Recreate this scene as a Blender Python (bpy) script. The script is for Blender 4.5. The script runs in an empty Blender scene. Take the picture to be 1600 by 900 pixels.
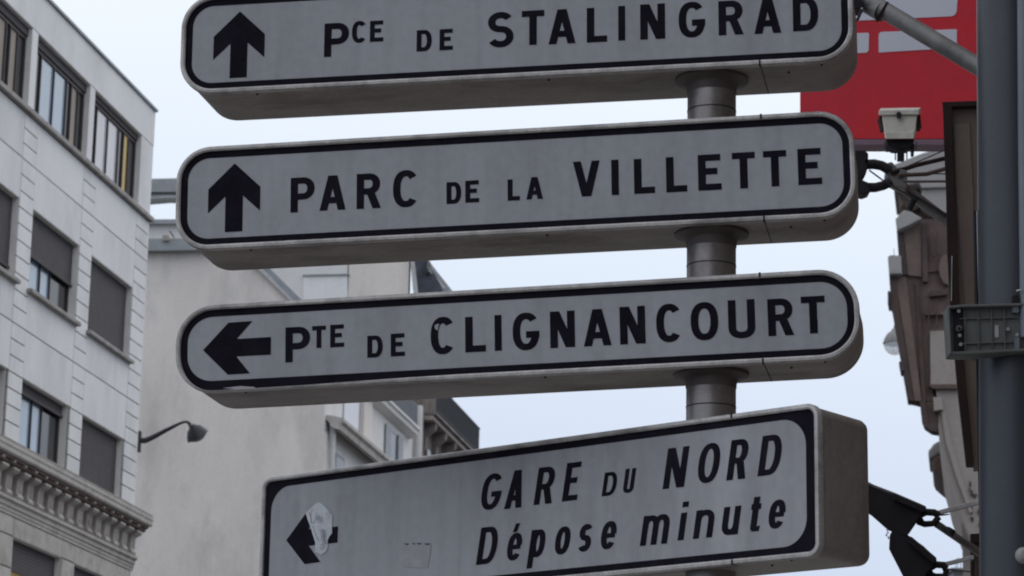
import bpy, bmesh, math, random
from mathutils import Vector, Matrix
random.seed(7)
scene = bpy.context.scene
COL = scene.collection
PI = math.pi

# ------------------------------------------------------------------ camera
CAM_Z = 1.6
FOC = 4250.0                                   # focal length in photo pixels (1600 wide)
PITCH, ROLL = math.radians(13.685), math.radians(1.149)
fw = Vector((0, math.cos(PITCH), math.sin(PITCH)))
up0 = Vector((0, -math.sin(PITCH), math.cos(PITCH)))
rt = Vector((1, 0, 0)) * math.cos(ROLL) + up0 * math.sin(ROLL)
up = up0 * math.cos(ROLL) - Vector((1, 0, 0)) * math.sin(ROLL)
cam_data = bpy.data.cameras.new("camera")
cam = bpy.data.objects.new("camera", cam_data)
COL.objects.link(cam)
cam_data.sensor_width = 36.0
cam_data.lens = FOC / 1600.0 * 36.0
cam_data.clip_start = 0.1
cam_data.clip_end = 3000.0
cam.matrix_world = Matrix(((rt.x, up.x, -fw.x, 0), (rt.y, up.y, -fw.y, 0), (rt.z, up.z, -fw.z, CAM_Z), (0, 0, 0, 1)))
cam_data.dof.use_dof = True
cam_data.dof.focus_distance = 10.2
cam_data.dof.aperture_fstop = 11.0
scene.camera = cam
EYE = Vector((0, 0, CAM_Z))

# ------------------------------------------------------------------ world: pale overcast sky
SUN_EL, SUN_AZ = math.radians(38), math.radians(35)      # sun behind cloud, ahead and to the right
world = bpy.data.worlds.new("World")
scene.world = world
world.use_nodes = True
nt = world.node_tree
nt.nodes.clear()
out = nt.nodes.new('ShaderNodeOutputWorld')
sky = nt.nodes.new('ShaderNodeTexSky')
sky.sky_type = 'NISHITA'
sky.sun_disc = False
sky.sun_elevation = SUN_EL
sky.sun_rotation = SUN_AZ
sky.dust_density = 4.0
bgs = nt.nodes.new('ShaderNodeBackground')
bgs.inputs['Strength'].default_value = 0.07
nt.links.new(sky.outputs[0], bgs.inputs['Color'])
tc = nt.nodes.new('ShaderNodeTexCoord')
sx = nt.nodes.new('ShaderNodeSeparateXYZ')
nt.links.new(tc.outputs['Generated'], sx.inputs[0])
ramp = nt.nodes.new('ShaderNodeValToRGB')
cr = ramp.color_ramp
cr.elements[0].position = 0.0
cr.elements[0].color = (0.36, 0.43, 0.55, 1)
cr.elements[1].position = 1.0
cr.elements[1].color = (0.92, 0.97, 1.05, 1)
for p, c in ((0.12, (0.405, 0.47, 0.60, 1)), (0.24, (0.525, 0.59, 0.68, 1)), (0.34, (0.62, 0.665, 0.72, 1))):
    e = cr.elements.new(p)
    e.color = c
nz = nt.nodes.new('ShaderNodeTexNoise')
nz.inputs['Scale'].default_value = 2.2
nz.inputs['Detail'].default_value = 4.0
nt.links.new(tc.outputs['Generated'], nz.inputs['Vector'])
mr = nt.nodes.new('ShaderNodeMapRange')
mr.inputs['From Min'].default_value = 0.3
mr.inputs['From Max'].default_value = 0.7
mr.inputs['To Min'].default_value = 0.975
mr.inputs['To Max'].default_value = 1.025
nt.links.new(nz.outputs['Fac'], mr.inputs['Value'])
mulc = nt.nodes.new('ShaderNodeVectorMath')
mulc.operation = 'SCALE'
nt.links.new(sx.outputs['Z'], ramp.inputs['Fac'])
nt.links.new(ramp.outputs['Color'], mulc.inputs[0])
nt.links.new(mr.outputs['Result'], mulc.inputs['Scale'])
bgc = nt.nodes.new('ShaderNodeBackground')
bgc.inputs['Strength'].default_value = 1.55
nt.links.new(mulc.outputs[0], bgc.inputs['Color'])
addw = nt.nodes.new('ShaderNodeMixShader')
addw.inputs[0].default_value = 0.12
nt.links.new(bgc.outputs[0], addw.inputs[1])
nt.links.new(bgs.outputs[0], addw.inputs[2])
nt.links.new(addw.outputs[0], out.inputs['Surface'])

sl = bpy.data.lights.new("sun", 'SUN')
sl.energy = 0.5
sl.angle = math.radians(25)
sl.color = (1.0, 0.97, 0.93)
sun = bpy.data.objects.new("sun", sl)
COL.objects.link(sun)
sd = Vector((math.sin(SUN_AZ) * math.cos(SUN_EL), math.cos(SUN_AZ) * math.cos(SUN_EL), math.sin(SUN_EL)))
sun.rotation_euler = (-sd).to_track_quat('-Z', 'Y').to_euler()

scene.view_settings.view_transform = 'Standard'
scene.view_settings.look = 'None'
scene.view_settings.exposure = 0.0
scene.view_settings.gamma = 1.0
scene.cycles.filter_width = 2.0

# ------------------------------------------------------------------ materials
def mat(name, col, rough=0.8, metal=0.0, var=0.12, scale=4.0, bump=0.0, bscale=60.0, dirt=None, dirt_amt=0.0,
        dirt_scale=2.0, stretch=(1, 1, 1), spec=0.4, fine=0.0, streak=0.0):
    m = bpy.data.materials.new(name)
    m.use_nodes = True
    n, l = m.node_tree.nodes, m.node_tree.links
    b = n['Principled BSDF']
    b.inputs['Roughness'].default_value = rough
    b.inputs['Metallic'].default_value = metal
    b.inputs['Specular IOR Level'].default_value = spec
    t = n.new('ShaderNodeTexCoord')
    mp = n.new('ShaderNodeMapping')
    mp.inputs['Scale'].default_value = stretch
    l.new(t.outputs['Object'], mp.inputs[0])
    oi = n.new('ShaderNodeObjectInfo')
    om = n.new('ShaderNodeMath')
    om.operation = 'MULTIPLY'
    om.inputs[1].default_value = 37.0
    l.new(oi.outputs['Random'], om.inputs[0])
    l.new(om.outputs[0], mp.inputs['Location'])
    a = n.new('ShaderNodeTexNoise')
    a.inputs['Scale'].default_value = scale
    a.inputs['Detail'].default_value = 6
    a.inputs['Roughness'].default_value = 0.6
    l.new(mp.outputs[0], a.inputs['Vector'])
    rr = n.new('ShaderNodeMapRange')
    rr.inputs['From Min'].default_value = 0.3
    rr.inputs['From Max'].default_value = 0.7
    rr.inputs['To Min'].default_value = 1 - var
    rr.inputs['To Max'].default_value = 1 + var
    l.new(a.outputs['Fac'], rr.inputs['Value'])
    sc = n.new('ShaderNodeVectorMath')
    sc.operation = 'SCALE'
    sc.inputs[0].default_value = col
    l.new(rr.outputs['Result'], sc.inputs['Scale'])
    cur = sc.outputs[0]
    if fine > 0:
        f2 = n.new('ShaderNodeTexNoise')
        f2.inputs['Scale'].default_value = scale * 18
        f2.inputs['Detail'].default_value = 3
        l.new(t.outputs['Object'], f2.inputs['Vector'])
        r2 = n.new('ShaderNodeMapRange')
        r2.inputs['From Min'].default_value = 0.3
        r2.inputs['From Max'].default_value = 0.7
        r2.inputs['To Min'].default_value = 1 - fine
        r2.inputs['To Max'].default_value = 1 + fine
        l.new(f2.outputs['Fac'], r2.inputs['Value'])
        s2 = n.new('ShaderNodeVectorMath')
        s2.operation = 'SCALE'
        l.new(cur, s2.inputs[0])
        l.new(r2.outputs['Result'], s2.inputs['Scale'])
        cur = s2.outputs[0]
    if streak > 0:
        m3 = n.new('ShaderNodeMapping')
        m3.inputs['Scale'].default_value = (9, 9, 0.35)
        l.new(t.outputs['Object'], m3.inputs[0])
        l.new(om.outputs[0], m3.inputs['Location'])
        f3 = n.new('ShaderNodeTexNoise')
        f3.inputs['Scale'].default_value = 2.2
        f3.inputs['Detail'].default_value = 5
        l.new(m3.outputs[0], f3.inputs['Vector'])
        r3 = n.new('ShaderNodeMapRange')
        r3.inputs['From Min'].default_value = 0.45
        r3.inputs['From Max'].default_value = 0.75
        r3.inputs['To Min'].default_value = 1.0
        r3.inputs['To Max'].default_value = 1 - streak
        l.new(f3.outputs['Fac'], r3.inputs['Value'])
        s3 = n.new('ShaderNodeVectorMath')
        s3.operation = 'SCALE'
        l.new(cur, s3.inputs[0])
        l.new(r3.outputs['Result'], s3.inputs['Scale'])
        cur = s3.outputs[0]
    if dirt:
        d = n.new('ShaderNodeTexNoise')
        d.inputs['Scale'].default_value = dirt_scale
        d.inputs['Detail'].default_value = 8
        d.inputs['Roughness'].default_value = 0.65
        l.new(mp.outputs[0], d.inputs['Vector'])
        r = n.new('ShaderNodeMapRange')
        r.inputs['From Min'].default_value = 0.48
        r.inputs['From Max'].default_value = 0.72
        r.inputs['To Min'].default_value = 0
        r.inputs['To Max'].default_value = dirt_amt
        l.new(d.outputs['Fac'], r.inputs['Value'])
        mx = n.new('ShaderNodeMix')
        mx.data_type = 'RGBA'
        l.new(r.outputs['Result'], mx.inputs[0])
        l.new(cur, mx.inputs[6])
        mx.inputs[7].default_value = (*dirt, 1)
        cur = mx.outputs[2]
    l.new(cur, b.inputs['Base Color'])
    if bump > 0:
        bn = n.new('ShaderNodeTexNoise')
        bn.inputs['Scale'].default_value = bscale
        bn.inputs['Detail'].default_value = 5
        l.new(t.outputs['Object'], bn.inputs['Vector'])
        bp = n.new('ShaderNodeBump')
        bp.inputs['Strength'].default_value = bump
        bp.inputs['Distance'].default_value = 0.02
        l.new(bn.outputs['Fac'], bp.inputs['Height'])
        l.new(bp.outputs[0], b.inputs['Normal'])
    return m

def emat(name, col, strength):
    m = bpy.data.materials.new(name)
    m.use_nodes = True
    b = m.node_tree.nodes['Principled BSDF']
    b.inputs['Base Color'].default_value = (*col, 1)
    b.inputs['Emission Color'].default_value = (*col, 1)
    b.inputs['Emission Strength'].default_value = strength
    return m

M = {}
M['panel'] = mat('opal_panel', (0.375, 0.378, 0.400), 0.5, streak=0.10, var=0.07, scale=1.6, dirt=(0.25, 0.245, 0.255), dirt_amt=0.6, dirt_scale=2.2, stretch=(1.6, 1, 0.45), fine=0.05)
M['panel_grey'] = mat('opal_panel_weathered', (0.385, 0.38, 0.395), 0.5, streak=0.12, var=0.10, scale=1.3, dirt=(0.235, 0.225, 0.24), dirt_amt=0.8, dirt_scale=1.5, stretch=(1.4, 1, 0.35), fine=0.05)
M['black'] = mat('black_film', (0.0135, 0.0115, 0.0185), 0.8, var=0.3, scale=9, dirt=(0.026, 0.021, 0.026), dirt_amt=0.4, dirt_scale=14, fine=0.2, spec=0.05)
M['rim'] = mat('aluminium_rim', (0.55, 0.52, 0.50), 0.5, 0.2, streak=0.3, var=0.15, scale=5, dirt=(0.10, 0.085, 0.08), dirt_amt=0.75, dirt_scale=6, stretch=(0.5, 1, 1), fine=0.12)
M['casing'] = mat('aluminium_casing', (0.33, 0.292, 0.272), 0.6, 0.1, var=0.22, scale=2.4, dirt=(0.085, 0.06, 0.045), dirt_amt=0.85, dirt_scale=2.2, stretch=(0.7, 1.5, 1), bump=0.12, bscale=30, fine=0.08)
M['post'] = mat('brushed_post', (0.27, 0.245, 0.235), 0.38, 0.6, var=0.15, scale=6, dirt=(0.10, 0.08, 0.07), dirt_amt=0.6, dirt_scale=8, fine=0.05)
M['flange'] = mat('dark_flange', (0.12, 0.10, 0.095), 0.55, 0.3, var=0.3, scale=8)  # even dark brown, darker than the post
M['gap'] = mat('dark_seam', (0.02, 0.018, 0.018), 0.8)
M['sticker'] = mat('paper_sticker', (0.66, 0.67, 0.70), 0.8, var=0.08, scale=20, dirt=(0.33, 0.33, 0.35), dirt_amt=0.6, dirt_scale=16)
M['residue'] = mat('glue_residue', (0.42, 0.40, 0.42), 0.8, var=0.12, scale=18)
M['ink'] = mat('ink', (0.08, 0.08, 0.11), 0.7)
M['wall_white'] = mat('pale_render', (0.74, 0.73, 0.725), 0.85, streak=0.04, var=0.05, scale=0.8, dirt=(0.42, 0.42, 0.43), dirt_amt=0.5, dirt_scale=0.7, stretch=(1, 1, 0.4), fine=0.03)
M['reveal'] = mat('stone_reveal', (0.70, 0.67, 0.64), 0.85, var=0.08, scale=3)
M['joint'] = mat('dark_joint', (0.10, 0.10, 0.11), 0.9)
M['sill'] = mat('worn_sill', (0.33, 0.31, 0.295), 0.85, var=0.2, scale=4, dirt=(0.15, 0.13, 0.12), dirt_amt=0.6, dirt_scale=5)
M['cornice'] = mat('weathered_cornice', (0.46, 0.43, 0.40), 0.9, var=0.12, scale=3, dirt=(0.22, 0.19, 0.17), dirt_amt=0.7, dirt_scale=2.5, fine=0.08)
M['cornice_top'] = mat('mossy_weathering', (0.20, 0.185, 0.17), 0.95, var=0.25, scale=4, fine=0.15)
M['pane_pale'] = mat('pale_glass', (0.52, 0.50, 0.53), 0.12, var=0.12, scale=2, stretch=(6, 6, 0.5), spec=0.8)  # pale curtains; on the side front, reflected sky put into the colour
M['cornice_dark'] = mat('brown_soffit', (0.16, 0.115, 0.10), 0.95, var=0.3, scale=5, fine=0.15)  # much darker brown than the cornice, on soffit and frieze
M['frame'] = mat('brown_frame', (0.045, 0.035, 0.035), 0.6, var=0.2)
M['shutter'] = mat('grey_shutter', (0.07, 0.064, 0.07), 0.8, var=0.12, scale=6)
M['glass'] = mat('window_glass', (0.30, 0.38, 0.47), 0.06, var=0.05, spec=1.0)  # sky reflection put into the blue-grey base colour
M['glass_dark'] = mat('window_glass_dark', (0.035, 0.035, 0.04), 0.08, var=0.1, spec=0.5)
M['curtain'] = mat('beige_curtain', (0.33, 0.29, 0.25), 0.9, var=0.15, scale=3, stretch=(8, 8, 0.5))
M['lit'] = emat('lit_room', (0.38, 0.28, 0.11), 0.30)
M['party'] = mat('party_wall', (0.71, 0.655, 0.61), 0.92, streak=0.03, var=0.07, scale=0.5, stretch=(1, 1, 0.45), dirt=(0.44, 0.41, 0.385), dirt_amt=0.75, dirt_scale=0.6, fine=0.03, bump=0.1, bscale=3)
M['party_white'] = mat('white_render', (0.66, 0.645, 0.63), 0.9, var=0.05, scale=0.7, dirt=(0.45, 0.44, 0.43), dirt_amt=0.4, dirt_scale=0.8)
M['zinc'] = mat('zinc', (0.25, 0.265, 0.28), 0.5, 0.2, var=0.15, scale=3)
M['concrete'] = mat('concrete', (0.30, 0.31, 0.32), 0.9, var=0.15, scale=2)
M['stone_old'] = mat('sooty_stone', (0.19, 0.165, 0.15), 0.95, var=0.35, scale=1.2, dirt=(0.06, 0.05, 0.048), dirt_amt=0.8, dirt_scale=1.0, bump=0.5, bscale=4, fine=0.15)
M['slate'] = mat('slate_roof', (0.06, 0.065, 0.085), 0.6, var=0.3, scale=4)
M['iron'] = mat('black_iron', (0.025, 0.028, 0.035), 0.6, var=0.2)
M['lampiron'] = mat('painted_iron', (0.03, 0.028, 0.033), 0.45, var=0.2, scale=10)
M['globe'] = mat('milky_glass', (0.93, 0.95, 0.98), 0.12, var=0.03, scale=3, spec=0.7)
M['globe'].node_tree.nodes['Principled BSDF'].inputs['Transmission Weight'].default_value = 0.5
M['globe'].node_tree.nodes['Principled BSDF'].inputs['IOR'].default_value = 1.05
M['glassbowl'] = mat('lamp_bowl', (0.22, 0.22, 0.23), 0.2, var=0.25, scale=8, spec=0.8)
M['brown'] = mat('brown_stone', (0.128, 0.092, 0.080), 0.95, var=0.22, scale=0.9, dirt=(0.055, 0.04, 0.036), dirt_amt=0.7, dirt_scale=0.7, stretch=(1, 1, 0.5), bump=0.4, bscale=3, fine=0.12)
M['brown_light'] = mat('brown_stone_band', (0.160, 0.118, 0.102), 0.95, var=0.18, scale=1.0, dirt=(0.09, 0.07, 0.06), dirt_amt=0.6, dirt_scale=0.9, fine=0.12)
M['brown_dark'] = mat('dark_soffit', (0.078, 0.056, 0.052), 0.95, var=0.3, scale=1.4, fine=0.1)  # groove and soffit shade put into a darker brown; also used for flakes
M['beige'] = mat('beige_stone', (0.33, 0.29, 0.265), 0.92, var=0.10, scale=0.8, dirt=(0.20, 0.165, 0.15), dirt_amt=0.5, dirt_scale=0.8, fine=0.06)
M['greystone'] = mat('pale_grey_stone', (0.34, 0.325, 0.315), 0.92, var=0.15, scale=2, dirt=(0.2, 0.18, 0.17), dirt_amt=0.5, dirt_scale=2, bump=0.4, bscale=5)
M['red'] = mat('red_board', (0.68, 0.038, 0.052), 0.5, spec=0.15, var=0.05, scale=1.2, dirt=(0.45, 0.045, 0.075), dirt_amt=0.7, dirt_scale=0.9, fine=0.03)
M['boardwhite'] = mat('white_print', (0.66, 0.66, 0.74), 0.4, var=0.04, scale=2)
M['boardedge'] = mat('board_edge', (0.20, 0.13, 0.17), 0.5, 0.3, var=0.1)
M['flood'] = mat('beige_floodlight', (0.66, 0.63, 0.56), 0.5, var=0.08, scale=8, dirt=(0.22, 0.2, 0.18), dirt_amt=0.5, dirt_scale=9)
M['darkmetal'] = mat('dark_metal', (0.018, 0.016, 0.020), 0.6, 0.0, spec=0.25, var=0.25, scale=8)
M['tube'] = mat('grey_tube', (0.19, 0.18, 0.175), 0.42, 0.3, var=0.2, scale=9, dirt=(0.05, 0.04, 0.038), dirt_amt=0.6, dirt_scale=6)
M['whitebar'] = mat('pale_bar', (0.45, 0.44, 0.44), 0.6, var=0.12, scale=9, dirt=(0.2, 0.18, 0.17), dirt_amt=0.5, dirt_scale=12)
M['bladeface'] = mat('brown_board', (0.16, 0.125, 0.105), 0.7, var=0.12, scale=3, dirt=(0.09, 0.065, 0.055), dirt_amt=0.6, dirt_scale=2.5, stretch=(1, 1, 0.3), fine=0.06)
M['bladedark'] = mat('dark_board_frame', (0.030, 0.017, 0.016), 0.75, 0.0, var=0.3, scale=5, spec=0.2)
M['mast'] = mat('painted_mast', (0.040, 0.044, 0.054), 0.42, 0.0, var=0.10, scale=5, bump=0.025, bscale=90, fine=0.08, spec=0.5)
M['mast_light'] = mat('pale_pipe', (0.16, 0.185, 0.205), 0.4, 0.0, var=0.1, scale=5)
M['bracket'] = mat('grey_plastic', (0.135, 0.14, 0.135), 0.6, var=0.12, scale=10, dirt=(0.06, 0.06, 0.055), dirt_amt=0.6, dirt_scale=12, fine=0.08)
M['steel'] = mat('bright_bolt', (0.42, 0.42, 0.42), 0.35, 0.5, var=0.2, scale=20)
M['sky_blocker'] = mat('sky_blocker_brown', (0.20, 0.165, 0.145), 0.9, var=0.15, scale=0.5)  # for the added house row that blocks sky light
M['asphalt'] = mat('asphalt', (0.052, 0.052, 0.054), 0.9, var=0.2, scale=0.6, fine=0.2)
M['paving'] = mat('granite_paving', (0.30, 0.29, 0.275), 0.85, var=0.12, scale=0.8, fine=0.1)

# ------------------------------------------------------------------ mesh helpers
class MB:
    def __init__(self):
        self.v, self.f = [], []
    def add(self, vs, fs):
        o = len(self.v)
        self.v += [tuple(p) for p in vs]
        self.f += [[i + o for i in f] for f in fs]
        return self
    def box(self, x0, x1, y0, y1, z0, z1):
        vs = [(x0, y0, z0), (x1, y0, z0), (x1, y1, z0), (x0, y1, z0), (x0, y0, z1), (x1, y0, z1), (x1, y1, z1), (x0, y1, z1)]
        return self.add(vs, [[0, 3, 2, 1], [4, 5, 6, 7], [0, 1, 5, 4], [1, 2, 6, 5], [2, 3, 7, 6], [3, 0, 4, 7]])
    def tube(self, pts, r, n=14, caps=True):
        pts = [Vector(p) for p in pts]
        rs = r if isinstance(r, (list, tuple)) else [r] * len(pts)
        rings, ref = [], None
        for i, p in enumerate(pts):
            t = (pts[min(i + 1, len(pts) - 1)] - pts[max(i - 1, 0)]).normalized()
            if ref is None:
                ref = t.cross(Vector((0, 0, 1)))
                if ref.length < 1e-3:
                    ref = t.cross(Vector((1, 0, 0)))
            ref = (ref - t * ref.dot(t)).normalized()
            b = t.cross(ref)
            rings.append([p + (ref * math.cos(2 * PI * k / n) + b * math.sin(2 * PI * k / n)) * rs[i] for k in range(n)])
        vs = [q for g in rings for q in g]
        fs = []
        for i in range(len(rings) - 1):
            for k in range(n):
                a, b2 = i * n + k, i * n + (k + 1) % n
                fs.append([a, a + n, b2 + n, b2])
        if caps:
            fs.append(list(range(n)))
            fs.append([len(vs) - 1 - k for k in range(n)])
        return self.add(vs, fs)
    def prism(self, poly, ext):
        """closed polygon of 3D points swept along vector ext"""
        n = len(poly)
        poly = [Vector(p) for p in poly]
        vs = poly + [p + Vector(ext) for p in poly]
        fs = [list(range(n)), list(range(2 * n - 1, n - 1, -1))]
        fs += [[i, i + n, (i + 1) % n + n, (i + 1) % n] for i in range(n)]
        return self.add(vs, fs)
    def lathe(self, prof, n=24, axis=None):
        """prof [(r,z)], about local Z through the origin"""
        vs, fs = [], []
        for r, z in prof:
            vs += [(r * math.cos(2 * PI * k / n), r * math.sin(2 * PI * k / n), z) for k in range(n)]
        for i in range(len(prof) - 1):
            for k in range(n):
                a, b = i * n + k, i * n + (k + 1) % n
                fs.append([a, b, b + n, a + n])
        if axis:
            vs = [axis @ Vector(p) for p in vs]
        return self.add(vs, fs)
    def build(self, name, m, parent=None, smooth=False, bevel=0.0):
        me = bpy.data.meshes.new(name)
        me.from_pydata([tuple(p) for p in self.v], [], self.f)
        me.validate()
        bm = bmesh.new()
        bm.from_mesh(me)
        bmesh.ops.recalc_face_normals(bm, faces=bm.faces)
        bm.to_mesh(me)
        bm.free()
        me.materials.append(m)
        if smooth:
            for p in me.polygons:
                p.use_smooth = True
            try:
                me.set_sharp_from_angle(angle=math.radians(35))
            except Exception:
                pass
        o = bpy.data.objects.new(name, me)
        COL.objects.link(o)
        if parent:
            o.parent = parent
        if bevel > 0:
            b = o.modifiers.new('bevel', 'BEVEL')
            b.width = bevel
            b.segments = 2
            b.limit_method = 'ANGLE'
        return o

def tag(o, label=None, cat=None, group=None, kind=None):
    if label: o['label'] = label
    if cat: o['category'] = cat
    if group: o['group'] = group
    if kind: o['kind'] = kind
    return o

def empty(name, label, cat, mw=None, loc=(0, 0, 0), group=None):
    o = bpy.data.objects.new(name, None)
    o.empty_display_size = 0.2
    COL.objects.link(o)
    if mw is not None:
        o.matrix_world = mw
    else:
        o.location = loc
    return tag(o, label, cat, group)

def share(o, name, parent, loc):
    c = bpy.data.objects.new(name, o.data)
    COL.objects.link(c)
    c.parent = parent
    c.location = loc
    return c

# a surveyed sight line from the photograph: point where it meets the vertical plane y = Y
def at(px, py, Y):
    d = fw * FOC + rt * (px - 800) - up * (py - 450)
    return EYE + d * (Y / d.y)

STREET = Vector((math.sin(math.radians(9.75)), math.cos(math.radians(9.75)), 0))

# ================================================================== ground
g = MB()
g.add([(-900, -900, 0), (900, -900, 0), (900, 900, 0), (-900, 900, 0)], [[0, 1, 2, 3]])
tag(g.build('ground', M['asphalt']), kind='structure')
g = MB()
g.box(-2.6, 14.0, -10, 40, 0.004, 0.14)  # unseen pale pavement, made large to bounce light onto the sign undersides
tag(g.build('pavement', M['paving'], bevel=0.02), kind='structure')
g = MB()
g.prism([(-60, 20, 0.004), (-9.6, 20, 0.004), (-5.6, 44, 0.004), (-3.9, 54.5, 0.004), (-60, 54.5, 0.004)], (0, 0, 0.13))
tag(g.build('pavement', M['paving']), kind='structure')

# added unseen house row just past the right edge, blocking sky light (boards, struts and mast stand against it)
g = MB()
g.prism([(1.15 - 30 * .1718, -30, 0), (1.15 + 38 * .1718, 38, 0), (16, 36, 0), (9, -32, 0)], (0, 0, 17))
g.prism([(1.05 - 30 * .1718, -30, 12.6), (1.05 + 38 * .1718, 38.1, 12.6), (16, 36.1, 12.6), (9, -32.1, 12.6)], (0, 0, .35))
tag(g.build('added_house_row', M['sky_blocker']), kind='structure')

# ================================================================== lettering (road-sign capitals drawn as strokes)
def arc(cx, cy, rx, ry, a0, a1, n=20, e=2.35):
    ps = []
    for i in range(n + 1):
        a = math.radians(a0 + (a1 - a0) * i / n)
        c, s = math.cos(a), math.sin(a)
        ps.append((cx + rx * math.copysign(abs(c) ** (2 / e), c), cy + ry * math.copysign(abs(s) ** (2 / e), s)))
    return ps

def ribbon(pts, tx, ty, closed=False):
    """stroke of horizontal thickness tx / vertical thickness ty along pts -> quads"""
    P = [Vector((x / tx, y / ty)) for x, y in pts]
    Q = [P[0]]
    for p in P[1:]:
        if (p - Q[-1]).length > 1e-4:
            Q.append(p)
    P = Q
    n = len(P)
    L, R = [], []
    for i in range(n):
        if closed:
            a, b = P[(i - 1) % n], P[(i + 1) % n]
            d0, d1 = (P[i] - a), (b - P[i])
        else:
            d0 = P[i] - P[i - 1] if i > 0 else P[1] - P[0]
            d1 = P[i + 1] - P[i] if i < n - 1 else P[-1] - P[-2]
        d0.normalize(); d1.normalize()
        n0, n1 = Vector((-d0.y, d0.x)), Vector((-d1.y, d1.x))
        m = (n0 + n1).normalized()
        k = 0.5 / max(0.35, m.dot(n0))
        L.append(P[i] + m * k)
        R.append(P[i] - m * k)
    sc = lambda q: (q.x * tx, q.y * ty)
    return [[sc(L[i]), sc(L[(i + 1) % n]), sc(R[(i + 1) % n]), sc(R[i])] for i in range(n if closed else n - 1)]

def rect(x0, y0, x1, y1):
    return [[(x0, y0), (x1, y0), (x1, y1), (x0, y1)]]

def slant(xb, xt, w, y0, y1):
    return [[(xb, y0), (xb + w, y0), (xt + w, y1), (xt, y1)]]

def bowl(x0, x1, y0, y1, tx, ty):
    r = (y1 - y0 - ty) / 2
    rx = min(r * 1.05, (x1 - x0) * 0.72 - tx / 2)
    cx, cy = x1 - tx / 2 - rx, (y0 + y1) / 2
    return ribbon([(x0, y1 - ty / 2)] + arc(cx, cy, rx, r, 90, -90, 18, 2.2) + [(x0, y0 + ty / 2)], tx, ty)

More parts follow.
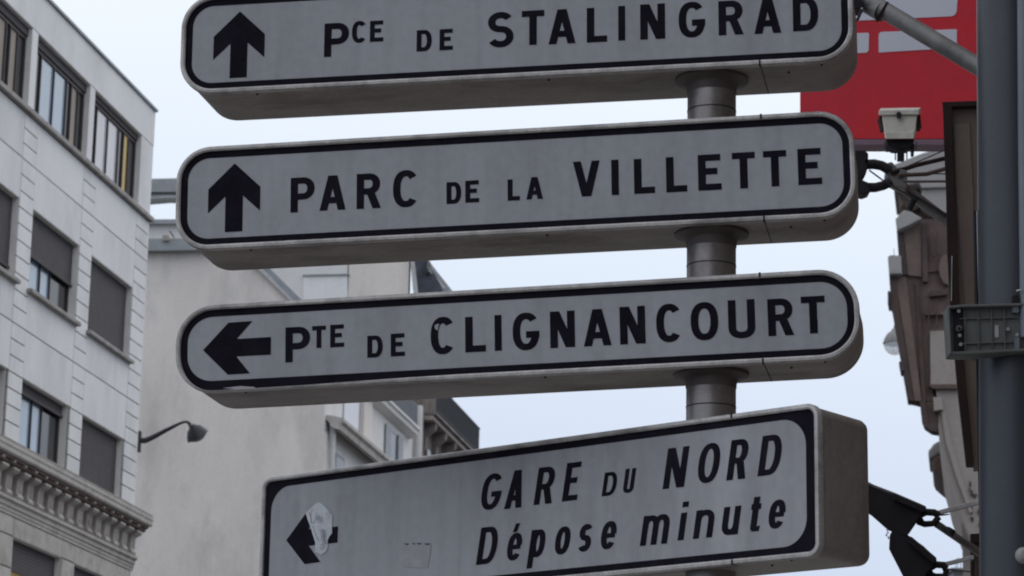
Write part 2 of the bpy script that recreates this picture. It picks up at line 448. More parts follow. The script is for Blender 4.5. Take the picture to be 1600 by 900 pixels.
def glyph(c, w, h, tx, ty):
    hx, hy = tx / 2, ty / 2
    S = []
    if c == 'I': S += [rect(0, 0, w, h)]
    elif c == 'L': S += [rect(0, 0, tx, h), rect(tx, 0, w, ty)]
    elif c == 'T': S += [rect(0, h - ty, w, h), rect(w / 2 - hx, 0, w / 2 + hx, h - ty)]
    elif c == 'E': S += [rect(0, 0, tx, h), rect(tx, 0, w, ty), rect(tx, h - ty, w * 0.97, h), rect(tx, h * .53 - hy, w * 0.83, h * .53 + hy)]
    elif c == 'P': S += [rect(0, 0, tx, h), bowl(tx, w, h * .36, h, tx, ty)]
    elif c == 'R': S += [rect(0, 0, tx, h), bowl(tx, w * .97, h * .40, h, tx, ty), slant(w - tx * 1.1, w * .42, tx * 1.12, 0, h * .43)]
    elif c == 'D': S += [rect(0, 0, tx, h), bowl(tx, w, 0, h, tx, ty)]
    elif c == 'C': S += [ribbon(arc(w / 2, h / 2, w / 2 - hx, h / 2 - hy, 42, 318, 30), tx, ty)]
    elif c == 'G': S += [ribbon(arc(w / 2, h / 2, w / 2 - hx, h / 2 - hy, 42, 352, 32), tx, ty), rect(w * .50, h * .50 - ty, w, h * .50)]
    elif c == 'O': S += [ribbon(arc(w / 2, h / 2, w / 2 - hx, h / 2 - hy, 0, 349, 31), tx, ty, True)]
    elif c == 'S':
        rt_, rb = (h * .485 - hy) / 2 + 0, (h * .515 - hy) / 2
        ct, cb = h - hy - rt_, hy + rb
        top = arc(w * .5, ct, w * .5 - hx - w * .02, rt_, 28, 250, 16, 2.1)
        bot = arc(w * .5, cb, w * .5 - hx, rb, 70, -152, 16, 2.1)
        S += [ribbon(top + bot, tx, ty * 1.02)]
    elif c == 'U': S += [ribbon([(hx, h)] + arc(w / 2, w * .42, w / 2 - hx, w * .42 - hy, 180, 360, 18) + [(w - hx, h)], tx, ty)]
    elif c == 'N': S += [rect(0, 0, tx, h), rect(w - tx, 0, w, h), slant(w - tx * 1.22, 0, tx * 1.22, 0, h)]
    elif c == 'A': S += [slant(0, w / 2 - tx * .62, tx * 1.05, 0, h), slant(w - tx * 1.05, w / 2 - tx * .43, tx * 1.05, 0, h), rect(w * .27, h * .20, w * .73, h * .20 + ty)]
    elif c == 'V': S += [slant(w / 2 - tx * .62, 0, tx * 1.05, 0, h), slant(w / 2 - tx * .43, w - tx * 1.05, tx * 1.05, 0, h)]
    # lower case
    elif c == 'e2': S += [ribbon(arc(w / 2, h / 2, w / 2 - hx, h / 2 - hy, 4, 322, 30, 2.3), tx, ty), rect(tx * .7, h * .5 - hy, w - tx * .2, h * .5 + hy * .7)]
    elif c == 'o2': S += [ribbon(arc(w / 2, h / 2, w / 2 - hx, h / 2 - hy, 0, 349, 31, 2.3), tx, ty, True)]
    elif c == 'p2':
        b = h * .275
        S += [rect(0, 0, tx, h), ribbon(arc(w / 2 + tx * .1, b + (h - b) / 2, w / 2 - hx - tx * .1, (h - b) / 2 - hy, 0, 349, 31, 2.3), tx, ty, True)]
    elif c == 's2':
        r1 = (h - ty) / 4
        S += [ribbon(arc(w * .5, h - hy - r1, w * .5 - hx, r1, 30, 250, 14, 2.1) + arc(w * .5, hy + r1, w * .5 - hx, r1, 70, -150, 14, 2.1), tx, ty)]
    elif c == 'm2':
        S += [rect(0, 0, tx, h)]
        q = (w - tx) / 2
        for j in (0, 1):
            x0, x1 = hx + q * j, hx + q * (j + 1)
            S += [ribbon([(x0, h * .45)] + arc((x0 + x1) / 2, h * .62, q / 2, h * .38 - hy, 180, 0, 14, 2.3) + [(x1, 0)], tx, ty)]
    elif c == 'n2':
        S += [rect(0, 0, tx, h), ribbon([(hx, h * .45)] + arc(w / 2, h * .62, w / 2 - hx, h * .38 - hy, 180, 0, 14, 2.3) + [(w - hx, 0)], tx, ty)]
    elif c == 'u2':
        S += [rect(w - tx, 0, w, h), ribbon([(hx, h)] + arc(w / 2, h * .38, w / 2 - hx, h * .38 - hy, 180, 360, 14, 2.3) + [(w - hx, h * .55)], tx, ty)]
    elif c == 'i2': S += [rect(0, 0, w, h)]
    elif c == 't2':
        x = w * .16
        S += [slant(x, x, tx, ty * .55, h), rect(0, h * .80 - ty, w * 1.05, h * .80), [[(x, ty * .55), (x + tx * .3, 0), (x + tx * 1.45, 0), (x + tx * 1.55, ty * .95), (x + tx, ty)]]]
    elif c in ('dot', 'acc'): S += [rect(0, 0, w, h)] if c == 'dot' else [slant(0, w * .42, w * .55, 0, h)]
    return S

WORDS = {
 1: [
  ('PCE',[('P',-1.502, -1.403, -0.125, 0.013),('c',-1.391, -1.332, -0.074, 0.016),('e',-1.319, -1.265, -0.073, 0.013)]),
  ('DE',[('d',-1.132, -1.072, -0.123, -0.036),('e',-1.041, -0.988, -0.123, -0.037)]),
  ('STALINGRAD',[('S',-0.852, -0.749, -0.124, 0.02),('T',-0.717, -0.629, -0.121, 0.019),('A',-0.612, -0.507, -0.123, 0.017),('L',-0.463, -0.384, -0.124, 0.016),('I',-0.341, -0.314, -0.123, 0.017),('N',-0.256, -0.16, -0.124, 0.018),('G',-0.108, -0.006, -0.126, 0.018),('R',0.045, 0.14, -0.124, 0.014),('A',0.181, 0.283, -0.126, 0.014),('D',0.328, 0.424, -0.124, 0.012)]),
 ],
 2: [
  ('PARC',[('P',-1.613, -1.518, -0.135, 0.004),('A',-1.498, -1.395, -0.134, 0.005),('R',-1.352, -1.257, -0.135, 0.005),('C',-1.209, -1.108, -0.138, 0.01)]),
  ('DE',[('d',-1.0, -0.943, -0.134, -0.048),('e',-0.927, -0.873, -0.133, -0.046)]),
  ('LA',[('l',-0.763, -0.716, -0.134, -0.05),('a',-0.691, -0.627, -0.133, -0.046)]),
  ('VILLETTE',[('V',-0.511, -0.408, -0.133, 0.006),('I',-0.364, -0.336, -0.134, 0.005),('L',-0.278, -0.199, -0.134, 0.003),('L',-0.156, -0.077, -0.135, 0.003),('E',-0.035, 0.053, -0.135, 0.005),('T',0.094, 0.18, -0.135, 0.006),('T',0.211, 0.298, -0.134, 0.006),('E',0.34, 0.429, -0.134, 0.007)]),
 ],
 3: [
  ('PTE',[('P',-1.614, -1.517, -0.087, 0.05),('t',-1.509, -1.455, -0.037, 0.049),('e',-1.438, -1.383, -0.038, 0.05)]),
  ('DE',[('d',-1.293, -1.233, -0.086, -0.001),('e',-1.202, -1.147, -0.086, 0.002)]),
  ('CLIGNANCOURT',[('C',-1.047, -0.953, -0.088, 0.057),('L',-0.914, -0.835, -0.086, 0.051),('I',-0.801, -0.774, -0.086, 0.052),('G',-0.732, -0.63, -0.09, 0.055),('N',-0.589, -0.495, -0.087, 0.053),('A',-0.462, -0.357, -0.088, 0.053),('N',-0.325, -0.229, -0.088, 0.056),('C',-0.188, -0.091, -0.089, 0.058),('O',-0.059, 0.044, -0.089, 0.057),('U',0.081, 0.181, -0.089, 0.058),('R',0.228, 0.323, -0.087, 0.054),('T',0.352, 0.44, -0.085, 0.056)]),
 ],
 4: [
  ('GARE',[('G',-0.991, -0.872, 0.001, 0.142),('A',-0.866, -0.754, -0.004, 0.143),('R',-0.719, -0.606, -0.002, 0.141),('E',-0.581, -0.483, -0.001, 0.145)]),
  ('DU',[('d',-0.39, -0.311, 0.001, 0.09),('u',-0.292, -0.227, 0.003, 0.094)]),
  ('NORD',[('N',-0.106, 0.017, 0.001, 0.151),('O',0.045, 0.158, 0.005, 0.151),('R',0.18, 0.288, 0.005, 0.151),('D',0.317, 0.433, 0.007, 0.152)]),
  ('Depose',[('D2',-1.003, -0.884, -0.21, -0.066),('e2',-0.854, -0.77, -0.207, -0.101),('acc',-0.82, -0.782, -0.098, -0.065),('p2',-0.75, -0.651, -0.244, -0.098),('pbase',-0.739, -0.706, -0.204, -0.096),('o2',-0.619, -0.534, -0.203, -0.097),('s2',-0.505, -0.431, -0.201, -0.097),('e2',-0.399, -0.315, -0.201, -0.096)]),
  ('minute',[('m2',-0.21, -0.067, -0.202, -0.092),('i2',-0.038, 0.001, -0.196, -0.095),('dot',-0.016, 0.007, -0.075, -0.055),('n2',0.031, 0.134, -0.196, -0.093),('u2',0.154, 0.247, -0.195, -0.092),('t2',0.275, 0.328, -0.191, -0.067),('e2',0.357, 0.44, -0.189, -0.086)]),
 ],
}

DEPTH0 = 0.0
def lettering(word, glyphs, parent, y, tx, ty, k=0.0):
    for (c, u0, u1, v0, v1) in glyphs:
        if c == 'pbase':
            continue
        b = MB()
        small = (v1 - v0) < 0.1 and not c.endswith('2') and c not in ('dot', 'acc')
        sx_, sy_ = (tx * .66, ty * .66) if small else (tx, ty)
        if c.endswith('2') and c != 'D2':
            sx_, sy_ = tx * .94, ty * .98
        C = 'D' if c == 'D2' else (c.upper() if len(c) == 1 else c)
        h = v1 - v0
        w = (u1 - u0) - k * h * (0.75 if C in ('O', 'C', 'G', 'S', 'o2', 'e2', 's2') else 1.0)
        if c == 't2':
            w += .40 * k * h
        if k and c in ('dot', 'i2'):
            w = tx * .95
        if c == 'acc':
            w = (u1 - u0)
            kk = 0
        else:
            kk = k
        for i, strip in enumerate(glyph(C, w, h, sx_, sy_)):
            yy = y - 0.00012 * i
            for q in strip:
                b.add([(u0 + gx + kk * gy, yy, v0 + gy) for gx, gy in q], [[0, 1, 2, 3]])
        b.build({'acc': 'accent', 'dot': 'letter_dot'}.get(c, 'letter'), M['black'], parent)

def rrect(u0, u1, v0, v1, r, n=12, sag=0.0):
    ps = []
    for cx, cz, a0 in ((u1 - r, v1 - r, 90), (u1 - r, v0 + r, 0), (u0 + r, v0 + r, -90), (u0 + r, v1 - r, 180)):
        for i in range(n + 1):
            a = math.radians(a0 - 90 * i / n)
            ps.append((cx + r * math.cos(a), cz + r * math.sin(a)))
    # add points along the long edges so that the lower edge may sag
    outp = []
    for i, p in enumerate(ps):
        q = ps[(i + 1) % len(ps)]
        outp.append(p)
        if abs(p[0] - q[0]) > 1:
            for j in range(1, 12):
                outp.append((p[0] + (q[0] - p[0]) * j / 12, p[1] + (q[1] - p[1]) * j / 12))
    if sag:
        res = []
        for x, z in outp:
            if z < v0 + r * .9 and x < -0.9:
                t = min(1, (-0.9 - x) / 0.9)
                t2 = min(1, (v0 + r * .9 - z) / (r * .9))
                z -= sag * t * t * (3 - 2 * t) * t2
            res.append((x, z))
        outp = res
    return outp

def loft(loops, close_first=False, close_last=False):
    """loops: list of (list of (x,z), y)"""
    b = MB()
    n = len(loops[0][0])
    vs = [(x, y, z) for lp, y in loops for x, z in lp]
    fs = [[i * n + k, i * n + (k + 1) % n, (i + 1) * n + (k + 1) % n, (i + 1) * n + k] for i in range(len(loops) - 1) for k in range(n)]
    if close_first: fs.append(list(range(n)))
    if close_last: fs.append([(len(loops) - 1) * n + n - 1 - k for k in range(n)])
    return b.add(vs, fs)

def sign(idx, px_row, yaw, roll, d, dims, r, ri, label, arrow, seam_u, words, tx, ty, k=0.0, sag=0.0, panel='panel', bwx=(.0265, .0265)):
    """box sign: face in local XZ, depth along +Y"""
    a, ro = math.radians(yaw), math.radians(roll)
    X = Vector((math.cos(a), -math.sin(a), 0)); D = Vector((math.sin(a), math.cos(a), 0)); Z = Vector((0, 0, 1))
    u = X * math.cos(ro) + Z * math.sin(ro); v = Z * math.cos(ro) - X * math.sin(ro)
    o = at(1111, px_row, 10.0) - D * 0.165
    mw = Matrix(((u.x, D.x, v.x, o.x), (u.y, D.y, v.y, o.y), (u.z, D.z, v.z, o.z), (0, 0, 0, 1)))
    root = empty('direction_sign', label, 'direction sign', mw, group='direction signs stacked on the post')
    u0, u1, v0, v1 = dims
    rimw = 0.019
    sg, sag = sag, 0.0
    O = rrect(u0, u1, v0, v1, r, sag=sag)
    inn = rrect(u0 + rimw, u1 - rimw, v0 + rimw, v1 - rimw, r - rimw, sag=sg)
    ins = rrect(u0 + .006, u1 - .006, v0 + .006, v1 - .006, r - .006, sag=sag)
    ins2 = rrect(u0 + .022, u1 - .022, v0 + .022, v1 - .022, r - .022, sag=sag)
    mid = rrect(u0 + .003, u1 - .003, v0 + .003, v1 - .003, r - .003, sag=sag)
    # rim: a lipped ring round the face
    rim = loft([(inn, 0.010), (inn, -0.003), (rrect(u0 + .013, u1 - .013, v0 + .013, v1 - .013, r - .013, sag=sg * .55), -0.007), (mid, -0.006), (O, -0.001), (O, 0.024), (ins, 0.0245)])
    ro_ = rim.build('rim', M['rim'], root, smooth=True)
    cas = loft([(ins, 0.022), (ins, d - .022), (rrect(u0 + .010, u1 - .010, v0 + .010, v1 - .010, r - .010, sag=sag), d - .007), (ins2, d)], close_last=True)
    cas.build('casing', M['casing'], root, smooth=True)
    # face panel
    fp = MB(); fp.add([(x, 0.006, z) for x, z in inn], [list(range(len(inn)))])
    fp.build('face_panel', M[panel], root)
    # black border ring
    bw = 0.0265
    bi = rrect(u0 + rimw + bwx[0], u1 - rimw - bwx[1], v0 + rimw + bw, v1 - rimw - bw, ri)
    bd = loft([(inn, 0.0052), (bi, 0.0052)])
    bd.build('border', M['black'], root)
    ab = MB(); ab.add([(x, 0.0048, z) for x, z in arrow], [list(range(len(arrow)))])
    ab.build('arrow', M['black'], root)
    for w, gl in words:
        lettering(w, gl, root, 0.0048, tx, ty, k)
    # joint strap where two lengths of casing meet
    w2 = 0.0035
    for bx in ([(seam_u - w2, seam_u + w2, -0.0085, 0.024, v0 - .0015, v0 + .017)], [(seam_u - w2, seam_u + w2, -0.0085, 0.024, v1 - .017, v1 + .0015)]) + (
            ([(seam_u - w2 + .0025, seam_u + w2 - .0015, 0.024, d - .026, v0 + .0045, v0 + .0085)],) if idx < 4 else ()):
        s = MB()
        for q in bx: s.box(*q)
        s.build('joint_strap', M['gap'], root)
    # drain screws under the casing
    for su in ((-1.78, .05), (-0.62, .06), (0.30, .12), (0.43, .05)):
        q = MB(); q.tube([(su[0], su[1], v0 + .010), (su[0], su[1], v0 + .001)], 0.0045, 8)
        q.build('screw', M['gap'], root)
    return root, mw

ARROW_UP = [(-1.847, .084), (-1.743, -.016), (-1.743, -.112), (-1.812, -.048), (-1.812, -.191), (-1.882, -.191), (-1.882, -.048), (-1.951, -.112), (-1.951, -.016)]
off = lambda ar, du, dv: [(x + du, z + dv) for x, z in ar]
s1, m1 = sign(1, 30, 10.5, .85, .40, (-2.083, .556, -.252, .158), .134, .085,
              'long sign reading PCE DE STALINGRAD, topmost of the four on the post', ARROW_UP, .20, WORDS[1], .0292, .0250)
s2, m2 = sign(2, 262, 10.0, 1.55, .38, (-2.070, .554, -.267, .148), .136, .088,
              'long sign reading PARC DE LA VILLETTE, second from the top of the post', off(ARROW_UP, .009, -.008), .2085, WORDS[2], .0292, .0250)
s3, m3 = sign(3, 510, 10.7, 1.95, .38, (-2.047, .566, -.189, .154), .150, .100,
              'long sign reading PTE DE CLIGNANCOURT with a left arrow, third down the post',
              [(-1.940, -.021), (-1.840, .082), (-1.745, .083), (-1.806, .016), (-1.671, .016), (-1.671, -.053), (-1.807, -.053), (-1.753, -.122), (-1.841, -.122)],
              .205, WORDS[3], .0292, .0250, sag=.013)
s4, m4 = sign(4, 770, 39.6, .35, .345, (-2.174, .586, -.304, .247), .050, .100,
              'tall grey sign reading GARE DU NORD Depose minute, lowest on the post and turned away',
              [(-2.031, -.026), (-1.925, .076), (-1.836, .077), (-1.907, .010), (-1.741, .006), (-1.741, -.060), (-1.902, -.060), (-1.833, -.132), (-1.922, -.134)],
              .2125, WORDS[4], .0288, .0210, k=.17, panel='panel_grey', bwx=(.030, .041))

# film peeling off the lower border of the third sign, scuffs on its lettering
b = MB()
b.prism([(-1.86, .0046, -.1735), (-1.79, .0046, -.1695), (-1.735, .0046, -.176), (-1.728, .0046, -.183), (-1.745, .0046, -.187), (-1.80, .0046, -.182)], (0, .0004, 0))
b.build('peeled_film', M['residue'], s3)
b = MB()
b.prism([(-1.032, .0034, .024), (-1.022, .0034, .030), (-1.013, .0034, .030), (-1.016, .0034, .022), (-1.020, .0034, .004), (-1.030, .0034, .012)], (0, .0004, 0))
b.build('scuff', M['panel'], s3)

# torn sticker over the lowest arrow and the square glue mark beside it
b = MB()
st = [(-1.924, .078), (-1.898, .094), (-1.875, .108), (-1.853, .116), (-1.842, .112), (-1.825, .100), (-1.804, .085), (-1.785, .066), (-1.771, .050), (-1.773, .015), (-1.772, -.02), (-1.788, -.032), (-1.795, -.048), (-1.793, -.070), (-1.797, -.088), (-1.815, -.098), (-1.828, -.103), (-1.850, -.093), (-1.864, -.089), (-1.864, -.05), (-1.878, -.02), (-1.893, .014), (-1.912, .05)]
b.prism([(x, .0035, z) for x, z in st], (0, .0008, 0))
stk = b.build('torn_sticker', M['sticker'], s4)
stk['label'] = 'torn white paper sticker with scribbles over the arrow'
ink = MB()
def pen(pts, w=.0022):
    for q in ribbon(pts, w, w):
        ink.add([(x, .0031, z) for x, z in q], [[0, 1, 2, 3]])
pen([(-1.905, .078), (-1.895, .060), (-1.890, .045), (-1.893, .030)])
pen(arc(-1.878, .062, .016, .030, 110, 300, 10))
pen([(-1.872, .035), (-1.862, .072), (-1.858, .040), (-1.848, .066)])
pen([(-1.850, .030), (-1.846, .058), (-1.838, .030), (-1.834, .056), (-1.826, .030)])
pen([(-1.880, .020), (-1.872, .000), (-1.862, -.018), (-1.852, -.034), (-1.843, -.046)])
for j in range(7):
    z = -.004 - j * .009
    pen([(-1.838 + .002 * j, z), (-1.826 + .002 * j, z + .006), (-1.818 + .002 * j, z - .004), (-1.808 + .002 * j, z + .003)], .0026)
pen([(-1.834, -.066), (-1.820, -.060), (-1.812, -.070), (-1.822, -.078), (-1.832, -.082)])
ik = ink.build('scribble', M['ink'], stk)
b = MB()
gp = [(-1.383, -.099), (-1.372, -.092), (-1.360, -.096), (-1.34, -.094), (-1.322, -.101), (-1.30, -.098), (-1.27, -.106), (-1.236, -.112), (-1.240, -.15), (-1.245, -.179), (-1.252, -.203), (-1.30, -.197), (-1.35, -.191), (-1.395, -.184)]
b.prism([(x, .0044, z) for x, z in gp], (0, .0006, 0))
gm = b.build('sticker_mark', M['residue'], s4)
gm['label'] = 'pale square glue mark of a removed sticker'
b = MB()
for x0, x1, dz in ((-1.378, -1.352, 0), (-1.335, -1.318, -.002), (-1.312, -1.285, -.004), (-1.272, -1.240, -.009)):
    b.prism([(x0, .0040, -.094 + dz), (x1, .0040, -.096 + dz), (x1 - .004, .0040, -.103 + dz), (x0 + .006, .0040, -.100 + dz)], (0, .0005, 0))
b.build('torn_edge', M['ink'], gm)

# ------------------------------------------------------------------ post carrying the signs
PX, PY = at(1111.5, 400, 10.0).x, 10.0
post = empty('sign_post', 'round grey metal post with flanged collars carrying the four signs', 'post', loc=(PX, PY, 0.14))
R_ = 0.0935
def zof(mw, vloc):           # height of a sign's lower/upper skin at the post
    return (mw @ Vector((0.0, 0.19, vloc))).z
lev = [(zof(m1, -.252), zof(m2, .148)), (zof(m2, -.267), zof(m3, .154)), (zof(m3, -.189), zof(m4, .247))]
for top, bot in lev:
    q = MB(); q.tube([(0, 0, bot - .16), (0, 0, top + .02 - .14)], R_, 48)
    q.build('shaft', M['post'], post, smooth=True)
    q = MB(); q.lathe([(R_ + .0001, -.050), (R_ + .002, -.046), (R_ + .003, -.03), (R_ + .006, -.018), (R_ + .018, -.009), (R_ + .040, -.004), (R_ + .048, -.001), (R_ + .048, .012)], 48)
    fl = q.build('flange', M['flange'], post, smooth=True)
    fl.location = (0, 0, top - .14 - .003)
    q = MB(); q.lathe([(R_ - .002, 0), (R_ + .0012, 0), (R_ + .0012, .004), (R_ - .002, .004)], 48)
    rg = q.build('groove_ring', M['gap'], post)
    rg.location = (0, 0, top - .14 - .126)
q = MB(); q.tube([(0, 0, 0), (0, 0, zof(m4, -.304) - .12)], R_, 48)
q.build('shaft', M['post'], post, smooth=True)
q = MB(); q.lathe([(.0, .0), (.19, .0), (.19, .02), (.11, .03), (R_ + .001, .09)], 32)
q.build('base_plate', M['post'], post, smooth=True)

# ================================================================== white apartment building on the left
def yaw_frame(o, deg=9.75):
    """local X runs away down the street, local Y into the building, Z up"""
    a = math.radians(deg)
    X = Vector((math.sin(a), math.cos(a), 0)); Y = Vector((-math.cos(a), math.sin(a), 0))
    return Matrix(((X.x, Y.x, 0, o.x), (X.y, Y.y, 0, o.y), (0, 0, 1, o.z), (0, 0, 0, 1)))

c0 = at(236, 300, 54.0)
lb = empty('apartment_building', 'white rendered apartment building with grooved corner stones and heavy cornice, at the left edge', 'building', yaw_frame(Vector((c0.x, c0.y, 0))))
S_END = -17.4
NB = 5
ops = []     # (s0,s1,z0,z1,kind)
for k in range(NB):
    t0 = -3.84 - 3.33 * k
    ops.append((t0, t0 + 3.03, 16.09, 17.60, ('top', k)))
    w0 = -3.50 - 3.36 * k
    ops.append((w0, w0 + 2.60, 12.91, 14.38, ('mid', k)))
    ops.append((w0 - .02, w0 + 2.52, 10.10, 11.28, ('low', k)))
    ops.append((w0 + .03, w0 + 2.62, 6.6, 8.45, ('bottom', k)))
rows = [(0, 6.6, None), (6.6, 8.45, 'bottom'), (8.45, 10.10, None), (10.10, 11.28, 'low'), (11.28, 12.91, None), (12.91, 14.38, 'mid'), (14.38, 16.09, None), (16.09, 17.60, 'top'), (17.60, 18.36, None)]
w = MB()
G = .03
for z0, z1, kd in rows:
    if kd is None:
        w.box(S_END, -G, G, .45, z0, z1)
    else:
        cuts = sorted([(a, b) for a, b, _, _, q in ops if q[0] == kd])
        x = S_END
        for a, b in cuts:
            if a > x: w.box(x, a, G, .45, z0, z1)
            x = b
        w.box(x, -G, G, .45, z0, z1)
w.box(S_END, -G, .9, 11, 0, 18.3)
w.box(S_END, -G, .45, .9, 0, 6.5)
w.build('wall', M['joint'], lb)
# end wall turned to the side street, in front of the party wall
q = MB(); q.box(-G + .001, 0, 0.001, 11, 10.0, 18.36); q.build('side_wall', M['wall_white'], lb)
# facing panels with recessed joints
def panel(s0, s1, z0, z1, name='facade_panel', g=.011, m='wall_white', t=0):
    q = MB(); q.box(s0 + (g if name == 'quoin_block' else .0015), s1 - (.0015 if name == 'quoin_block' else g), -t, G + .001, z0 + g, z1 - g)
    return q.build(name, M[m], lb, bevel=.004)
q = MB(); q.box(S_END, 0.02, -.004, G, 17.61, 18.36); q.build('parapet', M['wall_white'], lb, bevel=.01)
q = MB(); q.box(S_END, 0.05, -.05, .5, 18.36, 18.41); q.build('coping', M['zinc'], lb)
for k in range(NB):
    # top storey piers
    t0 = -3.84 - 3.33 * k
    a, b_ = (t0 + 3.03, t0 + 3.33) if k else (t0 + 3.03, 0.0)
    q = MB(); q.box(a, b_, -.002, G + .001, 16.09, 17.60); q.build('pier', M['wall_white'], lb, bevel=.006)
    # quoins and spandrel panels
    j = -.86 - 3.36 * k if k else -.86        # vertical joint right of bay k
    jl = -.86 - 3.36 * (k + 1) if k < NB - 1 else S_END
    w0, w1 = -3.50 - 3.36 * k, -.90 - 3.36 * k
    # quoin column to the right of this bay's windows
    cr0, cr1 = j, (0.0 if k == 0 else -3.50 - 3.36 * (k - 1))
    for zb, zt, n in ((10.10, 12.15, 7), (12.15, 15.14, 10), (15.14, 15.98, 3)):
        hgt = (zt - zb) / n
        for i in range(n):
            panel(cr0, cr1, zb + i * hgt, zb + (i + 1) * hgt, 'quoin_block')
    for zb, zt in ((6.6, 7.25), (7.25, 7.9), (7.9, 8.46)):
        panel(cr0 + .02, cr1 + .02, zb, zt, 'quoin_block', m='cornice')
    for zb, zt in ((11.28, 12.15), (12.15, 12.91), (14.38, 15.14), (15.14, 15.98)):
        panel(w0 - (0 if k < NB - 1 else 0), j, zb, zt)
    panel(w0, j, 8.45, 8.80, m='cornice')
    panel(cr0, cr1, 8.46, 8.80, m='cornice')
    # reveals (the pale inner sides of each opening)
    for a0, a1, z0, z1, kd in ops:
        if kd[1] != k: continue
        q = MB()
        q.box(a1 - .004, a1 + .0, .004, .30, z0, z1)
        q.box(a0, a0 + .004, .004, .30, z0, z1)
        q.box(a0, a1, .004, .30, z1 - .004, z1)
        q.box(a0, a1, .004, .30, z0, z0 + .004)
        q.build('reveal', M['reveal'], lb)
    # sills
    q = MB(); q.box(w0 - .08, w1 + .10, -.10, .26, 12.83, 12.905); q.build('sill', M['sill'], lb, bevel=.01)
q = MB(); q.box(S_END, 0.07, -.09, .26, 15.99, 16.085); q.build('sill', M['sill'], lb, bevel=.012)

def window(a0, a1, z0, z1, y, lay, shut=0.0, head=0.0, broken=False):
    """lay: list of (fraction start, fraction end, material) panes from left to right"""
    W, H = a1 - a0, z1 - z0
    zt = z1 - head
    hid = y * 3.1 / W            # part of the recess the near jamb hides from the street
    lay = [(hid + (1 - hid) * p0 if p0 > .03 else .02, hid + (1 - hid) * p1, mm) for p0, p1, mm in lay]
    f = MB()
    f.box(a0, a1, y, y + .06, zt - .07, zt); f.box(a0, a1, y, y + .06, z0, z0 + .07)
    f.box(a0, a0 + .07, y, y + .06, z0 + .07, zt - .07); f.box(a1 - .07, a1, y, y + .06, z0 + .07, zt - .07)
    for p0, p1, mm in lay:
        x = a0 + W * p1
        if p1 < .97: f.box(x - .015, x + .015, y - .005, y + .05, z0 + .07, zt - .07)
    fr = f.build('window', M['frame'], lb)
    for p0, p1, mm in lay:
        q = MB(); q.box(a0 + W * p0, a0 + W * p1, y + .03, y + .04, z0 + .05, zt - .05)
        q.build('curtain' if mm == 'curtain' else 'pane', M[mm], fr)
    if shut > 0:
        q = MB()
        zb = z1 - H * shut if shut < 1 else z0 + .02
        n = max(4, int((z1 - zb) / .055))
        for i in range(n):
            za, zc = zb + (z1 - zb) * i / n, zb + (z1 - zb) * (i + 1) / n
            q.add([(a0, y - .03, za), (a1, y - .03, za), (a1, y - .035, (za + zc) / 2), (a0, y - .035, (za + zc) / 2), (a1, y - .03, zc), (a0, y - .03, zc)], [[0, 1, 2, 3], [3, 2, 4, 5]])
        q.box(a0, a1, y - .06, y - .02, zb - .04, zb)
        q.build('shutter', M['shutter'], fr)
    if head > 0:
        q = MB(); q.box(a0, a1, y - .03, y + .05, zt, z1); q.build('blind_box', M['shutter'], fr)
    return fr

gl, gd, cu, li = 'glass', 'glass_dark', 'curtain', 'lit'
for a0, a1, z0, z1, (kd, k) in ops:
    i = k % 3
    if kd == 'top':
        lay = {0: [(.02, .06, gd), (.06, .32, 'pane_pale'), (.32, .58, 'pane_pale'), (.58, .70, gd), (.70, .82, li), (.82, .98, gd)],
               1: [(.02, .08, gd), (.08, .35, gl), (.35, .62, gl), (.62, .72, gd), (.72, .86, cu), (.86, .98, gd)],
               2: [(.02, .20, gd), (.20, .44, gl), (.44, .62, cu), (.62, .70, gd), (.70, .84, cu), (.84, .98, gd)]}[i]
        window(a0, a1, z0, z1, .11, lay, head=.16 if i else .12)
    elif kd == 'mid':
        lay = [(.03, .24, gl), (.24, .50, gl), (.50, .97, gd)]
        window(a0, a1, z0, z1, .15, lay, shut={0: .93, 1: .52, 2: .85}[i])
    elif kd == 'low':
        lay = [(.03, .26, gl), (.26, .52, gl), (.52, .97, gd)]
        window(a0, a1, z0, z1, .15, lay, shut={0: 1.0, 1: .16, 2: 1.0}[i])
    else:
        lay = [(.03, .42, li), (.42, .55, gd), (.55, .72, cu), (.72, .97, gd)] if i == 1 else [(.03, .5, gd), (.5, .97, gd)]
        window(a0, a1, z0, z1, .15, lay, shut=.28 if i == 1 else .1)

# ---- main cornice
def run(profile, s0, s1, name, m, parent=lb, end_out=0.0):
    """profile in (n outward, z); swept along the facade"""
    b = MB()
    b.prism([(s0, -n_, z) for n_, z in profile], (s1 - s0, 0, 0))
    return b.build(name, M[m], parent)
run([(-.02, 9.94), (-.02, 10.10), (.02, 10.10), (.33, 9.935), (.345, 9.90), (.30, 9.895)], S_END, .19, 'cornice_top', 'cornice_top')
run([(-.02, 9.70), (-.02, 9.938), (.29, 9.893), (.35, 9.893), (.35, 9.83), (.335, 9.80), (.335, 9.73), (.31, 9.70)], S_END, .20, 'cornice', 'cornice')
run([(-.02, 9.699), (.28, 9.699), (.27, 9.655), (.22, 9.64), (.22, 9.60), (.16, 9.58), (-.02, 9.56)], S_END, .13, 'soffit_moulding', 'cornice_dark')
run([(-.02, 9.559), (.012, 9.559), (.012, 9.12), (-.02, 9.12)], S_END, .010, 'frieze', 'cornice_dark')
run([(-.02, 9.118), (.03, 9.118), (.10, 9.085), (.10, 9.03), (.055, 9.00), (.055, 8.93), (.03, 8.92), (.03, 8.86), (.015, 8.85), (.015, 8.80), (-.02, 8.80)], S_END, .07, 'architrave', 'cornice')
con = MB()
